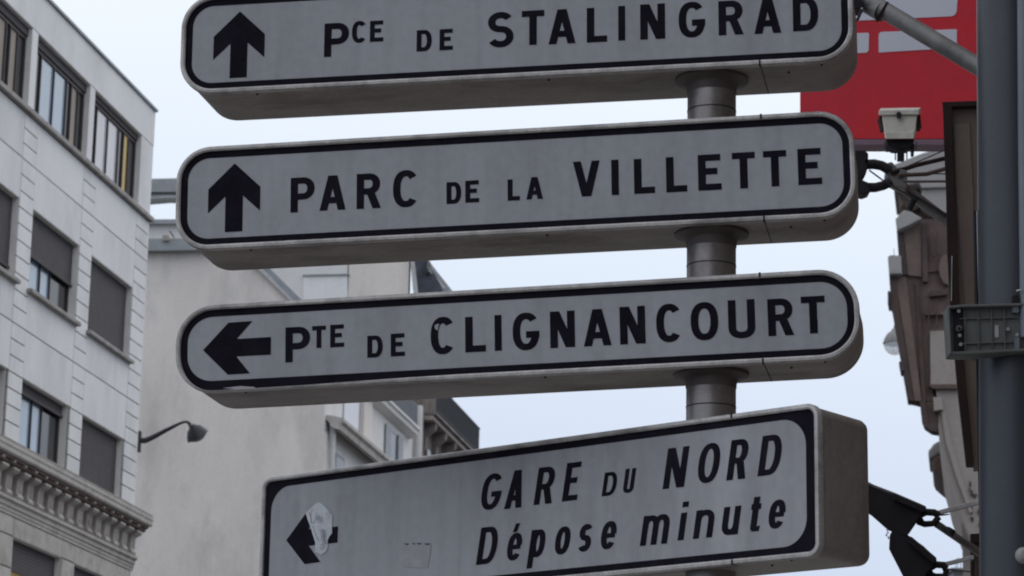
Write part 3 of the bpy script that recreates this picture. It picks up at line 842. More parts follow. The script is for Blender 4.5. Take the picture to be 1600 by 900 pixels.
cp = [(0, 9.555), (-.21, 9.555), (-.21, 9.51), (-.17, 9.475), (-.11, 9.45), (-.085, 9.42), (-.075, 9.19), (-.10, 9.165), (-.108, 9.135), (-.095, 9.10), (-.06, 9.085), (-.02, 9.095), (0, 9.13)]
con.prism([(-.15, y, z) for y, z in cp], (.29, 0, 0))
con.box(-.165, .155, -.215, 0, 9.515, 9.556)
for fx in (-.075, .0, .075):
    con.box(fx - .012, fx + .012, -.094, -.07, 9.20, 9.42)
base = con.build('console', M['cornice'], lb)
base.location = (-.24, -.012, 0)
s = -.24 - .555
while s > S_END + .3:
    share(base, 'console', lb, (s, -.012, 0))
    s -= .555
# small square blocks under the cornice between the consoles
den = MB(); den.box(-.045, .045, -.045, .045, 0, .035)
ro = den.build('rosette', M['sill'], lb); ro.location = (-.515, -.24, 9.61)
s = -.515 - .555
while s > S_END + .3:
    share(ro, 'rosette', lb, (s, -.24, 9.61)); s -= .555

# ---- street lamp bracketed to the corner
def prism_px(poly, Y, ext):
    b = MB(); b.prism([at(x, y, Y) for x, y in poly], ext); return b

def rebase(b, o):
    b.v = [tuple(Vector(p) - Vector(o)) for p in b.v]
    return b

def thing_at(name, label, cat, px, py, Y, group=None):
    o = at(px, py, Y)
    e = empty(name, label, cat, loc=o, group=group)
    return e, o

LY = 54.3
wl, wo = thing_at('street_lamp', 'dark curved-arm street lamp fixed to the white building corner', 'street lamp', 219, 690, LY)
rebase(MB().box(*(lambda a: (a.x - .07, a.x + .02, a.y - .08, a.y + .08, at(217, 706, LY).z, at(217, 674, LY).z))(at(219, 690, LY))), wo).build('mounting_plate', M['lampiron'], wl, bevel=.01)
armp = [(219, 688), (226, 688.5), (233, 686), (245, 680), (258, 673), (270, 667), (280, 662), (287, 659.5), (292, 659), (295.5, 661), (297.5, 665)]
arms = [.060, .060, .056, .050, .044, .037, .030, .026, .028, .036, .046]
rebase(MB().tube([at(x, y, LY - (x - 219) * .002) for x, y in armp], arms, 12), wo).build('arm', M['lampiron'], wl, smooth=True)
hc = at(308, 679, LY - .18)
tilt = Matrix.Translation(hc - wo) @ Matrix.Rotation(math.radians(-32), 4, 'Y') @ Matrix.Rotation(math.radians(22), 4, 'X')
tilt = tilt @ Matrix.Scale(1.12, 4)
hd = MB(); hd.lathe([(.001, .21), (.05, .205), (.07, .17), (.13, .13), (.185, .05), (.215, -.02), (.222, -.035), (.20, -.035), (.17, .04), (.001, .12)], 28, tilt)
hd.build('lamp_hood', M['lampiron'], wl, smooth=True)
hd = MB(); hd.lathe([(.001, -.125), (.07, -.115), (.13, -.085), (.175, -.05), (.195, -.02), (.001, -.02)], 28, tilt)
hd.build('glass_bowl', M['glassbowl'], wl, smooth=True)
fin = MB(); fin.tube([at(322, 670, LY - .2) - wo, at(325, 674, LY - .2) - wo], .018, 8); fin.build('latch', M['lampiron'], wl)

# ================================================================== party-wall building behind
m0 = at(505, 700, 75.0)
mbx = yaw_frame(Vector((m0.x, m0.y, 0)))
mb = empty('gable_building', 'cream building with a blank party wall facing us and a corniced side front', 'building', mbx)
inv = mbx.inverted()
def onw(px, py, Y=75.0):       # point of the blank wall, in the building's frame
    return inv @ at(px, py, Y)
back = inv.to_3x3() @ (STREET * 9.0)
# blank front wall: frontal plane at Y = 75
foot = at(505, 700, 75.0)
def front_poly(pts):
    return [onw(x, y) for x, y in pts]
pl = front_poly([(206, 390), (372, 386), (503, 513), (505, 700)])
pl = pl + [Vector((pl[-1].x, pl[-1].y, 0)), Vector((pl[0].x, pl[0].y, 0))]
b = MB(); b.prism(pl, inv.to_3x3() @ Vector((0, .5, 0))); b.build('party_wall', M['party'], mb)
# rake flashing along the sloping gable edge
rk = [(372, 382), (381, 380), (512, 508), (503, 514)]
b = MB(); b.prism([onw(x, y, 74.9) for x, y in rk], inv.to_3x3() @ (STREET * .5)); b.build('rake_flashing', M['zinc'], mb)
b = MB(); b.prism([onw(x, y, 74.85) for x, y in [(368, 386), (372, 384), (503, 513), (501, 517)]], inv.to_3x3() @ (STREET * .3)); b.build('verge_strip', M['whitebar'], mb)
# grey ledge and set-back attic at the top left
b = MB(); b.prism([onw(x, y, 74.7) for x, y in [(206, 373), (330, 372), (330, 390), (206, 392)]], inv.to_3x3() @ Vector((0, .9, 0))); b.build('roof_ledge', M['concrete'], mb)
b = MB(); b.prism([onw(x, y, 77.5) for x, y in [(206, 345), (330, 344), (330, 378), (206, 378)]], inv.to_3x3() @ Vector((0, .5, 0))); b.build('attic_wall', M['party_white'], mb)
b = MB(); b.prism([onw(x, y, 77.3) for x, y in [(206, 343), (330, 342), (330, 349), (206, 349.5)]], inv.to_3x3() @ Vector((0, .9, 0))); b.build('attic_coping', M['concrete'], mb)
b = MB(); b.prism([onw(x, y, 77.6) for x, y in [(206, 280), (345, 277), (345, 299), (206, 300)]], inv.to_3x3() @ Vector((0, .6, 0))); b.build('roof_beam', M['concrete'], mb)
b = MB(); b.prism([onw(x, y, 77.75) for x, y in [(206, 299), (345, 298), (345, 306), (206, 306)]], inv.to_3x3() @ Vector((0, .3, 0))); b.build('roof_beam', M['greystone'], mb)
b = MB(); b.prism([onw(x, y, 77.6) for x, y in [(206, 306), (345, 304), (345, 311), (262, 309), (238, 311), (206, 313)]], inv.to_3x3() @ Vector((0, .6, 0))); b.build('roof_beam', M['concrete'], mb)
for x in (212, 340):
    b = MB(); b.prism([onw(x, 300, 77.62), onw(x + 7, 300, 77.62), onw(x + 7, 350, 77.62), onw(x, 350, 77.62)], inv.to_3x3() @ Vector((0, .4, 0))); b.build('roof_post', M['concrete'], mb)
b = MB(); b.prism([onw(x, y, 74.6) for x, y in [(254, 367), (263.5, 367), (264, 376), (254, 376)]], inv.to_3x3() @ Vector((0, .25, 0))); b.build('chimney_pot', M['beige'], mb, bevel=.01)
b = MB(); b.tube([onw(265, 361, 74.6), onw(272, 371, 74.6)], .02, 6); b.build('aerial', M['iron'], mb)

# side front running away from the corner (local frame: X along the street)
SE = 13.05
b = MB(); b.box(.003, SE, 0, .5, 0, 18.9); b.build('side_front', M['party_white'], mb)
def mrun(profile, s0, s1, name, m, st=True):
    b = MB(); b.prism([(s0, -n_, z) for n_, z in profile], (s1 - s0, 0, 0)); return b.build(name, M[m], mb)
mrun([(-.02, 15.98), (.02, 15.98), (.10, 15.92), (.16, 15.80), (.30, 15.72), (.42, 15.70), (.44, 15.86), (.52, 15.92), (.52, 16.02), (.20, 16.10), (-.02, 16.12)][::-1], .15, SE - .25, 'cornice', 'cornice')
mrun([(-.02, 17.55), (.10, 17.58), (.28, 17.68), (.30, 17.80), (.36, 17.84), (.36, 17.92), (-.02, 17.98)], 4.8, 11.6, 'cornice', 'party_white')
mrun([(-.02, 17.99), (.30, 17.94), (.30, 18.6), (-.02, 18.6)], 7.2, 11.4, 'gutter', 'slate')
# corner downpipe and pilaster
b = MB(); b.tube([(.50, -.14, 0), (.50, -.14, 15.5), (.40, -.16, 15.9)], .09, 12); b.build('downpipe', M['party_white'], mb, smooth=True)
b = MB(); b.box(.003, .26, -.06, 0, 0, 15.6); b.build('corner_pilaster', M['party'], mb)
b = MB(); b.tube([(12.35, -.16, 0), (12.35, -.16, 18.8)], .11, 12); b.build('downpipe', M['party_white'], mb, smooth=True)
b = MB(); b.box(12.62, 13.0, -.18, 0, 0, 18.88); b.build('corner_pilaster', M['beige'], mb)
def mwin(s0, s1, z0, z1, pm='pane_pale', shutter=False):
    f = MB(); f.box(s0, s1, -.012, .05, z0, z1)
    fr = f.build('window', M['zinc'], mb)
    q = MB(); q.box(s0 + .12, s1 - .12, -.018, -.013, z0 + .1, z1 - .1); q.build('pane', M[pm], fr)
    if shutter:
        q = MB(); q.box(s0 - .75, s0 - .02, -.07, -.02, z0, z1); q.box(s1 + .02, s1 + .75, -.07, -.02, z0, z1); q.build('shutter', M['zinc'], fr)
mwin(2.2, 4.45, 16.2, 18.4)  # sky reflection put into the pale pane colour
b = MB(); b.box(4.55, 5.7, -.10, 0, 16.1, 18.8); b.build('pilaster', M['party'], mb)
mwin(8.6, 9.7, 15.3, 17.35, 'glass_dark', True)
mwin(1.45, 2.6, 13.6, 15.30, 'glass_dark')
mwin(6.2, 7.4, 13.4, 15.1, 'glass_dark')

# ================================================================== taller rendered building seen over the roof
m1_ = at(640, 440, 86.0)
tb = empty('tall_rear_building', 'pale rear building with a blank wall above the signs and a recessed panel', 'building', loc=(m1_.x, m1_.y, 0))
tbo = Vector((m1_.x, m1_.y, 0))
def wall_px(pts, Y, ext, name, m, parent, org, bevel=0):
    b = MB(); b.prism([at(x, y, Y) for x, y in pts], ext); rebase(b, org)
    return b.build(name, M[m], parent, bevel=bevel)
r0 = at(330, 395, 86); r1 = at(639, 395, 86); 
def vpoly(px0, px1, ytop, Y):
    a, b_ = at(px0, ytop, Y), at(px1, ytop, Y)
    return [a, b_, Vector((b_.x, b_.y, 0)), Vector((a.x, a.y, 0))]
b = MB(); b.prism(vpoly(350, 544, 392, 86), (0, 1.4, 0)); rebase(b, tbo).build('wall', M['party_white'], tb)
b = MB(); b.prism(vpoly(546, 640, 392, 86), (0, 1.4, 0)); rebase(b, tbo).build('wall', M['party'], tb)
b = MB(); b.prism(vpoly(544, 546, 394, 86.1), (0, 1.2, 0)); rebase(b, tbo).build('joint', M['sill'], tb)
wall_px([(474, 431), (543, 429), (543, 520), (474, 520)], 85.96, (0, .12, 0), 'recessed_panel', 'wall_white', tb, tbo)
wall_px([(473, 429), (546, 427.5), (546, 429.5), (473, 431)], 85.9, (0, .15, 0), 'ledge', 'zinc', tb, tbo)
wall_px([(640, 395), (646, 395), (650, 430), (654, 470), (647, 470), (643, 430)], 85.8, (0, 2, 0), 'flashing', 'whitebar', tb, tbo)

# ================================================================== old dark building with the iron balcony
ob0 = mbx @ Vector((SE + .02, 0, 0))
obx = yaw_frame(Vector((ob0.x, ob0.y, 0)))
ob = empty('old_stone_building', 'old soot-dark stone building with iron balcony and slate roof, behind the signs', 'building', obx)
b = MB(); b.box(0, 9.6, .0, .8, 0, 18.75); b.build('wall', M['stone_old'], ob)
b = MB(); b.box(0.0, 8.0, -.60, .1, 18.62, 18.74); b.build('balcony_slab', M['stone_old'], ob, bevel=.03)
b = MB(); b.box(0.0, 7.95, -.50, .0, 18.46, 18.62); b.build('balcony_moulding', M['beige'], ob, bevel=.03)
con = MB(); con.prism([(0, 0, 18.46), (0, -.48, 18.46), (0, -.44, 18.25), (0, -.18, 18.02), (0, -.12, 17.6), (0, 0, 17.45)], (.35, 0, 0))
cb = con.build('console', M['stone_old'], ob, bevel=.03); cb.location = (.5, 0, 0)
for i in range(1, 5):
    share(cb, 'console', ob, (.5 + 1.75 * i, 0, 0))
for i in range(4):
    q = MB(); q.box(1.2 + 1.75 * i, 1.95 + 1.75 * i, -.05, .02, 16.1, 17.9)
    f = q.build('window', M['greystone'] if i % 2 else M['stone_old'], ob)
    q = MB(); q.box(1.3 + 1.75 * i, 1.85 + 1.75 * i, -.058, -.052, 16.2, 17.75); q.build('pane', M['glass_dark'], f)
# railing
q = MB(); q.box(0, 7.95, -.60, -.56, 19.66, 19.71); q.box(0, 7.95, -.60, -.56, 18.80, 18.83); q.build('rail', M['iron'], ob)
bars = MB()
for i in range(88):
    x = .05 + i * .09
    bars.box(x - .014, x + .014, -.59, -.565, 18.74, 19.66)
    if i % 4 == 2:
        for zz in (18.98, 19.22, 19.46):
            bars.add([(x - .09, -.578, zz), (x, -.578, zz - .1), (x + .09, -.578, zz), (x, -.578, zz + .1)], [[0, 1, 2, 3]])
t_ = bars.build('baluster', M['iron'], ob); t_['kind'] = 'stuff'
q = MB(); q.box(7.93, 7.97, -.60, 0, 19.66, 19.71)
for i in range(7): q.box(7.935, 7.965, -.56 + i * .09, -.53 + i * .09, 18.74, 19.66)
q.build('rail', M['iron'], ob)
b = MB(); b.box(0, 6.0, 0.05, .8, 18.74, 21.9); b.build('attic', M['stone_old'], ob)
# mansard roof with its ragged edge
b = MB(); b.prism([(0, 1.4, 21.4), (0, 3, 23.6), (0, 6, 24.6), (0, 6, 21.4)], (3.0, 0, 0)); b.build('roof', M['slate'], ob)
def obpx(pts, Y, ext, name, m):
    b = MB(); b.prism([obx.inverted() @ at(x, y, Y) for x, y in pts], obx.inverted().to_3x3() @ Vector(ext)); return b.build(name, M[m], ob)
YB = 88.0
obpx([(646, 400), (664, 400), (666, 410), (664, 419), (669, 427), (679, 428), (690, 447), (689, 480), (650, 480), (651, 440)], YB, STREET * 5, 'mansard_end', 'slate')
obpx([(663, 400), (668, 404), (667, 416), (671, 424), (666, 428), (661, 418)], YB - .3, STREET * .6, 'roof_ornament', 'iron')
obpx([(688, 450), (702, 451), (703, 470), (688, 470)], YB + .2, STREET * 3, 'roof_kerb', 'concrete')

# ================================================================== right-hand old building (cornices running down the street)
RY = 60.0
rb0 = at(1530, 700, RY)
rbo = Vector((rb0.x, rb0.y, 0))
rb = empty('balconied_building', 'brown stone building with deep stepped cornices behind the big mast, right side', 'building', loc=rbo)
def rp(pts, Y, ln, name, m, bevel=0.0):
    b = MB(); b.prism([at(x, y, Y) for x, y in pts], STREET * ln); rebase(b, rbo)
    return b.build(name, M[m], rb, bevel=bevel)
# body of the house down to the ground, behind the cornice
q0, q1 = at(1497, 520, RY + 1.0), at(1760, 520, RY + 1.0)
b = MB(); b.prism([q0, q1, Vector((q1.x, q1.y, 0)), Vector((q0.x, q0.y, 0))], STREET * 40); rebase(b, rbo).build('wall', M['beige'], rb)
rp([(1445, 245), (1700, 236), (1700, 520), (1484, 520), (1446, 360)], RY + 1.2, 4, 'attic_wall', 'brown')
rp([(1403, 340), (1415, 300), (1440, 250), (1500, 240), (1500, 640), (1466, 645), (1445, 655), (1440, 640), (1437, 628), (1419, 624), (1395, 478), (1390, 440), (1409, 425)], RY + .5, .6, 'cornice_core', 'brown')
# attic stones, pale weathered
rp([(1394, 258), (1441, 239), (1480, 228), (1500, 226), (1500, 292), (1440, 294), (1436, 286), (1396, 292)], RY - .2, 2.5, 'attic_stone', 'greystone', .025)
rp([(1440, 296), (1500, 290), (1500, 332), (1470, 336), (1452, 330), (1438, 320)], RY - .1, 2.0, 'attic_stone', 'greystone', .025)
rp([(1399, 342), (1412, 328), (1424, 331), (1441, 341), (1420, 352), (1402, 360)], RY - .35, 3.0, 'attic_stone', 'greystone', .025)
rp([(1396, 290), (1438, 286), (1440, 322), (1428, 330), (1420, 326), (1410, 318)], RY + .3, 2.0, 'attic_stone', 'brown_light', .05)
# upper cornice block: mass, mouldings, underside shade put into darker brown bands
rp([(1401, 360), (1421, 351), (1440, 343), (1500, 338), (1500, 420), (1408, 430), (1404, 400)], RY, .5, 'cornice_mass', 'brown')
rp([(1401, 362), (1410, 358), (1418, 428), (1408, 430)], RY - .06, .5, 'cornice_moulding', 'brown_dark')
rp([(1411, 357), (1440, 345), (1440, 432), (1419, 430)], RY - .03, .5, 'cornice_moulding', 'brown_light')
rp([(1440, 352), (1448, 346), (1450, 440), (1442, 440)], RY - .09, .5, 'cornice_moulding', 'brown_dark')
rp([(1387, 401), (1391, 398), (1408, 399), (1409, 428), (1389, 428)], RY - .3, 1.6, 'corner_stone', 'greystone', .025)
rp([(1396.4, 388), (1397.2, 388), (1397.2, 400), (1396.4, 400)], RY - .2, .04, 'spike', 'iron')
rp([(1389, 428), (1409, 429), (1500, 420), (1500, 524), (1453, 520), (1454, 600), (1462, 627), (1437, 627), (1418, 626), (1393, 480), (1387, 474), (1387, 456), (1391, 455)], RY + .05, .5, 'cornice_mass', 'brown')
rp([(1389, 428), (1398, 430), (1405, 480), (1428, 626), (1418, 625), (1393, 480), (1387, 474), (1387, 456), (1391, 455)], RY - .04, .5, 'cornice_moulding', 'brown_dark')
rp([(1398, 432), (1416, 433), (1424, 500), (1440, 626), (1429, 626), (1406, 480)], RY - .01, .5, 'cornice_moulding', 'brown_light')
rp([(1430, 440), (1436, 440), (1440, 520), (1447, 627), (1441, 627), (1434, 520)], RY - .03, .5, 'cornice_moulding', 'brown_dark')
rp([(1452, 455), (1480, 452), (1480, 460), (1452, 463)], RY - .12, .5, 'string_course', 'brown_dark')
rp([(1444, 488), (1480, 486), (1480, 491), (1446, 492)], RY - .12, .5, 'string_course', 'brown_light')
rp([(1474, 398), (1482, 397), (1482, 446), (1474, 442), (1469, 432), (1466, 418), (1469, 404)], RY - .1, .9, 'carved_head', 'brown_light', .02)
rp([(1404, 566), (1408, 563), (1411, 564), (1414, 577), (1413, 580), (1407, 580)], RY - .1, .6, 'corbel', 'brown_dark', .03)
rp([(1380 + 7, 455), (1389, 453), (1391, 473), (1387, 474)], RY - .12, .8, 'corbel', 'brown_dark', .02)
for x0, y0, x1, y1 in ((1455, 362, 1459, 400), (1464, 360, 1467, 398), (1449, 470, 1453, 512), (1462, 468, 1465, 510)):
    rp([(x0, y0), (x0 + 2, y0), (x1, y1), (x1 - 2, y1)], RY - .2, .1, 'carved_rib', 'brown_dark')
# lower: pale wall panels and the second cornice end
rp([(1453, 517), (1498, 516), (1501, 601), (1454, 601)], RY - .1, 1.2, 'pale_panel', 'beige', .01)
rp([(1450, 601), (1500, 600), (1500, 607), (1458, 607)], RY - .16, 1.0, 'string_course', 'brown')
rp([(1462, 607), (1515, 606), (1545, 700), (1545, 860), (1515, 836), (1498, 792), (1484, 754), (1478, 730), (1470, 700), (1466, 668), (1467, 640), (1464, 622)], RY - .02, 6, 'curved_wall', 'beige')
rp([(1458, 620), (1472, 622), (1474, 640), (1459, 642)], RY - .2, .8, 'carved_bracket', 'beige', .012)
rp([(1470, 640), (1476, 640), (1486, 690), (1500, 740), (1520, 800), (1515, 802), (1494, 745), (1478, 692)], RY - .12, .5, 'wall_roll', 'beige', .012)
rp([(1437, 627), (1460, 627), (1462, 640), (1470, 640), (1472, 655), (1467, 676), (1455, 672), (1444, 664), (1440, 655)], RY + .02, .5, 'cornice_end', 'brown', .05)
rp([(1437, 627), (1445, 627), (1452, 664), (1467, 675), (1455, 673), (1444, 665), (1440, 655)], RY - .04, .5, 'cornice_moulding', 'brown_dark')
# small bay further along with rounded underside
rp([(1467, 688), (1480, 690), (1482, 712), (1469, 708), (1456, 716), (1451, 717), (1450, 703), (1454, 700), (1458, 694)], RY + 4, 2, 'bay_stone', 'greystone', .08)
rp([(1456, 716), (1468, 708), (1484, 706), (1486, 752), (1478, 750), (1468, 742), (1459, 734), (1456, 727)], RY + 4, 3, 'bay_underside', 'brown', .1)
rp([(1470, 712), (1486, 706), (1488, 730), (1472, 732)], RY + 3.6, 1, 'bay_stone', 'beige', .06)
for i, (x, y, w_, h_) in enumerate([(1516, 756, 3, 8), (1518, 770, 4, 9), (1523, 774, 8, 6), (1518, 795, 4, 14), (1519, 811, 5, 7), (1530, 800, 5, 8), (1531, 820, 4, 6), (1515, 764, 2, 4)]):
    rp([(x - w_ / 2, y - h_ / 2), (x + w_ / 2, y - h_ / 2 + 1), (x + w_ / 3, y + h_ / 2), (x - w_ / 3, y + h_ / 2 - 1)], RY - .06, .05, 'flaked_patch', 'brown_dark')

# small roof far behind at the lower right
fb0 = at(1505, 880, 95.0)
fb = empty('distant_roof', 'low grey parapet with aerials between the struts at the lower right edge', 'building', loc=Vector((fb0.x, fb0.y, 0)))
fo = Vector((fb0.x, fb0.y, 0))
b = MB(); b.prism(vpoly(1489, 1600, 888, 95), (0, 6, 0)); rebase(b, fo).build('wall', M['concrete'], fb)
b = MB(); b.prism([at(x, y, 94.8) for x, y in [(1486, 887), (1602, 889), (1602, 893), (1486, 891)]], (0, 6, 0)); rebase(b, fo).build('coping', M['zinc'], fb)
for x in (1493, 1496, 1501, 1505, 1511):
    b = MB(); b.tube([at(x, 888, 96), at(x + (x % 3) - 1, 871 + (x % 4) * 2, 96)], .015, 5); rebase(b, fo).build('aerial', M['zinc'], fb)

# globe street lamp showing beyond the cornice
gl_, go = thing_at('globe_lamp', 'milky glass globe street lamp with dark cap showing beside the brown cornice', 'street lamp', 1398, 538, 80)
gr = .33
q = MB(); q.lathe([(.001, -gr)] + [(gr * math.sin(a), -gr * math.cos(a)) for a in [PI * i / 16 for i in range(1, 12)]], 28); rebase(q, (0, 0, 0)).build('globe', M['globe'], gl_, smooth=True)
q = MB(); q.lathe([(.02, .50), (.07, .48), (.12, .40), (.22, .33), (.30, .20), (.345, .08), (.36, .02), (.34, .01), (.31, .08)], 28); q.build('cap', M['tube'], gl_, smooth=True)
q = MB(); q.tube([(0, 0, .45), (.05, 0, .7), (.3, 0, .95), (.9, .0, 1.05), (2.6, .0, 1.0)], .04, 10); q.build('arm', M['lampiron'], gl_, smooth=True)

# ================================================================== red board
BY = 17.0
ra = math.radians(8)
RX = Vector((math.cos(ra), -math.sin(ra), 0)); RD = Vector((math.sin(ra), math.cos(ra), 0))
rc = at(1400, 200, BY)
def onb(px, py, out=0.0):
    d = fw * FOC + rt * (px - 800) - up * (py - 450)
    o = rc - RD * out
    t = (o - EYE).dot(RD) / d.dot(RD)
    return EYE + d * t - rc
red = empty('red_board', 'large red board with white window shapes behind the top sign, upper right', 'board', loc=rc)
b = MB(); b.prism([onb(1250, -120), onb(1620, -135), onb(1620, 217), onb(1250, 217)], RD * .14); b.build('board', M['red'], red, bevel=.004)
b = MB(); b.prism([onb(1251, 217.5), onb(1620, 217.5), onb(1620, 226), onb(1251, 226)], RD * .16); b.build('bottom_frame', M['boardedge'], red)
def rpoly(pts, rads, n=6):
    """rounded polygon in pixels on the board"""
    o = []
    N_ = len(pts)
    for i, (x, y) in enumerate(pts):
        r = rads[i]
        if r == 0: o.append((x, y)); continue
        a, c = Vector(pts[i - 1]) - Vector((x, y)), Vector(pts[(i + 1) % N_]) - Vector((x, y))
        p0, p2 = Vector((x, y)) + a.normalized() * r, Vector((x, y)) + c.normalized() * r
        for k in range(n + 1):
            t = k / n
            q = p0 * (1 - t) ** 2 + Vector((x, y)) * 2 * t * (1 - t) + p2 * t * t
            o.append((q.x, q.y))
    return o
for pts, rads in (([(1290, -60), (1502, -70), (1494, 25), (1290, 34.5)], (4, 4, 9, 4)), ([(1300, 53.5), (1358, 51), (1357, 82), (1300, 85)], (3, 3, 5, 3)), ([(1373, 50), (1495, 45.5), (1495, 74.5), (1373, 82)], (6, 0, 5, 0))):
    b = MB(); b.prism([onb(x, y, .004) for x, y in rpoly(pts, rads)], RD * .003)
    b.build('white_print', M['boardwhite'], red)

# ------------------------------------------------------------------ beige floodlight under the board
FY = 16.2
fl, flo = thing_at('floodlight', 'beige square-headed floodlight with hinged lid in front of the red board', 'floodlight', 1406, 235, FY)
def ppx(pts, Y, ext, name, m, parent, org, bevel=0.0):
    b = MB(); b.prism([at(x, y, Y) for x, y in pts], ext); rebase(b, org)
    return b.build(name, M[m], parent, bevel=bevel)
def frustum(front, Y0, back, Y1, name, m, parent, org, bevel=.004):
    b = MB(); n = len(front)
    vs = [at(x, y, Y0) for x, y in front] + [at(x, y, Y1) for x, y in back]
    fs = [list(range(n)), list(range(2 * n - 1, n - 1, -1))] + [[i, i + n, (i + 1) % n + n, (i + 1) % n] for i in range(n)]
    b.add(vs, fs); rebase(b, org)
    return b.build(name, M[m], parent, bevel=bevel)
frustum([(1378, 180), (1433, 179.5), (1429, 216), (1383, 217)], FY, [(1382, 176), (1434, 176), (1431, 214), (1386, 214)], FY + .17, 'housing', 'flood', fl, flo, .006)
frustum([(1383.5, 207), (1428.5, 206.5), (1428, 216.5), (1384.5, 217)], FY - .012, [(1383.5, 207), (1428.5, 206.5), (1428, 216.5), (1384.5, 217)], FY + .01, 'housing_lip', 'flood', fl, flo, .003)
frustum([(1373, 172.5), (1436, 171), (1436, 179), (1373, 180)], FY - .015, [(1376, 169), (1439, 168), (1439, 177), (1376, 178)], FY + .17, 'lid', 'flood', fl, flo, .004)
ppx([(1401, 176), (1404, 174.5), (1407, 175), (1409, 180), (1406, 184), (1402, 183)], FY - .03, (0, .02, 0), 'latch', 'darkmetal', fl, flo)
ppx([(1374, 181), (1378, 181), (1383, 199), (1379, 201)], FY + .05, (0, .1, 0), 'side_shield', 'bladedark', fl, flo)
ppx([(1433, 179), (1438, 179), (1440, 199), (1432, 196), (1429, 202)], FY + .05, (0, .1, 0), 'side_shield', 'darkmetal', fl, flo)
ppx([(1384, 217), (1429, 217), (1427, 226), (1420, 233), (1396, 233), (1386, 226)], FY + .03, (0, .10, 0), 'base', 'darkmetal', fl, flo, .006)
tb_ = MB()
tb_.tube([at(1384, 228, FY), at(1384, 237, FY), at(1431, 236, FY), at(1432, 222, FY)], .0035, 8)
tb_.tube([at(1399, 233, FY), at(1399, 250, FY)], .004, 8)
tb_.tube([at(1417, 233, FY), at(1417, 249, FY)], .004, 8)
rebase(tb_, flo).build('stirrup', M['darkmetal'], fl)
ppx([(1403, 233), (1413, 233), (1413, 250), (1403, 250)], FY + .04, (0, .04, 0), 'mount', 'darkmetal', fl, flo)
ppx([(1423, 225), (1429, 225), (1428, 243), (1424, 243)], FY + .05, (0, .03, 0), 'mount', 'darkmetal', fl, flo)

# ------------------------------------------------------------------ bracket with twin black lamp arms
def tube_px(pts, r, name, m, parent, org, n=12, smooth=True):
    b = MB(); b.tube([at(x, y, Y) for x, y, Y in pts], r, n); rebase(b, org)
    return b.build(name, M[m], parent, smooth=smooth)
AY = 16.0
tl, tlo = thing_at('lamp_bracket', 'grey tubular bracket with twin black arms and wires, right of the second sign', 'bracket', 1480, 350, AY)
tube_px([(1388, 277, AY - .15), (1425, 304, AY - .1), (1496, 358, AY)], .034, 'tube', 'tube', tl, tlo, 16)
tube_px([(1420, 328, AY - .13), (1430, 308, AY - .15)], .020, 'collar', 'darkmetal', tl, tlo)
tube_px([(1418, 300, AY - .17), (1494, 345, AY - .05)], .010, 'cable', 'lampiron', tl, tlo)
ppx([(1386, 254), (1394, 252), (1402, 262), (1418, 266), (1418, 296), (1400, 292), (1388, 286), (1384, 275)], AY - .2, (0, .09, 0), 'junction_block', 'tube', tl, tlo, .01)
tube_px([(1345, 261, AY - .2), (1352, 257, AY - .2), (1366, 256.5, AY - .2), (1378, 259, AY - .2), (1390, 266, AY - .2)], [.027, .031, .031, .030, .030], 'arm', 'darkmetal', tl, tlo, 16)
tube_px([(1345, 295, AY - .2), (1354, 293, AY - .2), (1368, 293, AY - .2), (1380, 290, AY - .2), (1392, 284, AY - .2)], [.034, .030, .029, .029, .028], 'arm', 'darkmetal', tl, tlo, 16)
ppx([(1333, 234), (1350, 234), (1357, 239), (1357, 248), (1352, 252), (1356, 262), (1353, 272), (1348, 277), (1340, 270)], AY - .25, (0, .12, 0), 'lamp_head', 'darkmetal', tl, tlo, .008)
ppx([(1338, 279), (1348, 281), (1360, 286), (1360, 300), (1350, 304), (1338, 300)], AY - .25, (0, .12, 0), 'lamp_head', 'darkmetal', tl, tlo, .008)
tube_px([(1358, 266, AY - .26), (1384, 285, AY - .24), (1432, 312, AY - .2)], .005, 'cable', 'lampiron', tl, tlo, 6)
tube_px([(1388, 266, AY - .22), (1415, 261, AY - .1), (1496, 226, AY + .2)], .004, 'wire', 'lampiron', tl, tlo, 6)
tube_px([(1394, 270, AY - .22), (1432, 258, AY - .1), (1496, 243, AY + .2)], .014, 'wire', 'bladedark', tl, tlo, 8)
tube_px([(1404, 274, AY - .22), (1448, 272, AY - .1), (1476, 264, AY), (1496, 260, AY + .1)], .013, 'wire', 'brown', tl, tlo, 8)
tube_px([(1404, 271, AY - .2), (1500, 272, AY)], .004, 'wire', 'lampiron', tl, tlo, 6)
tube_px([(1412, 284, AY - .2), (1500, 283, AY)], .008, 'wire', 'bladeface', tl, tlo, 8)

# ------------------------------------------------------------------ diagonal strut, top right
st_, sto = thing_at('diagonal_strut', 'thick grey tubular strut crossing the red board from the top sign to the mast', 'strut', 1500, 92, 12.0)
tube_px([(1352, -2, 12.3), (1378, 14, 12.25), (1560, 123, 12.0)], .042, 'tube', 'tube', st_, sto, 24)
tube_px([(1326, -14, 12.4), (1345, -2, 12.36), (1362, 8, 12.3), (1379, 18, 12.25)], .050, 'sleeve', 'tube', st_, sto, 24)
tube_px([(1377, 17.5, 12.25), (1380.5, 19.5, 12.25)], .054, 'collar', 'bladedark', st_, sto, 24)
tube_px([(1334, 12, 12.2), (1345, 12, 12.2), (1346, 18, 12.2), (1342, 26, 12.2), (1339, 32, 12.2)], .0065, 'cable', 'darkmetal', st_, sto, 8)
ppx([(1334, -5), (1344, -5), (1348, 8), (1346, 20), (1334, 18)], 12.25, (0, .05, 0), 'clamp', 'darkmetal', st_, sto)
tube_px([(1346.8, 12.5, 12.15), (1347.2, 14, 12.15)], .006, 'bolt', 'steel', st_, sto, 8)

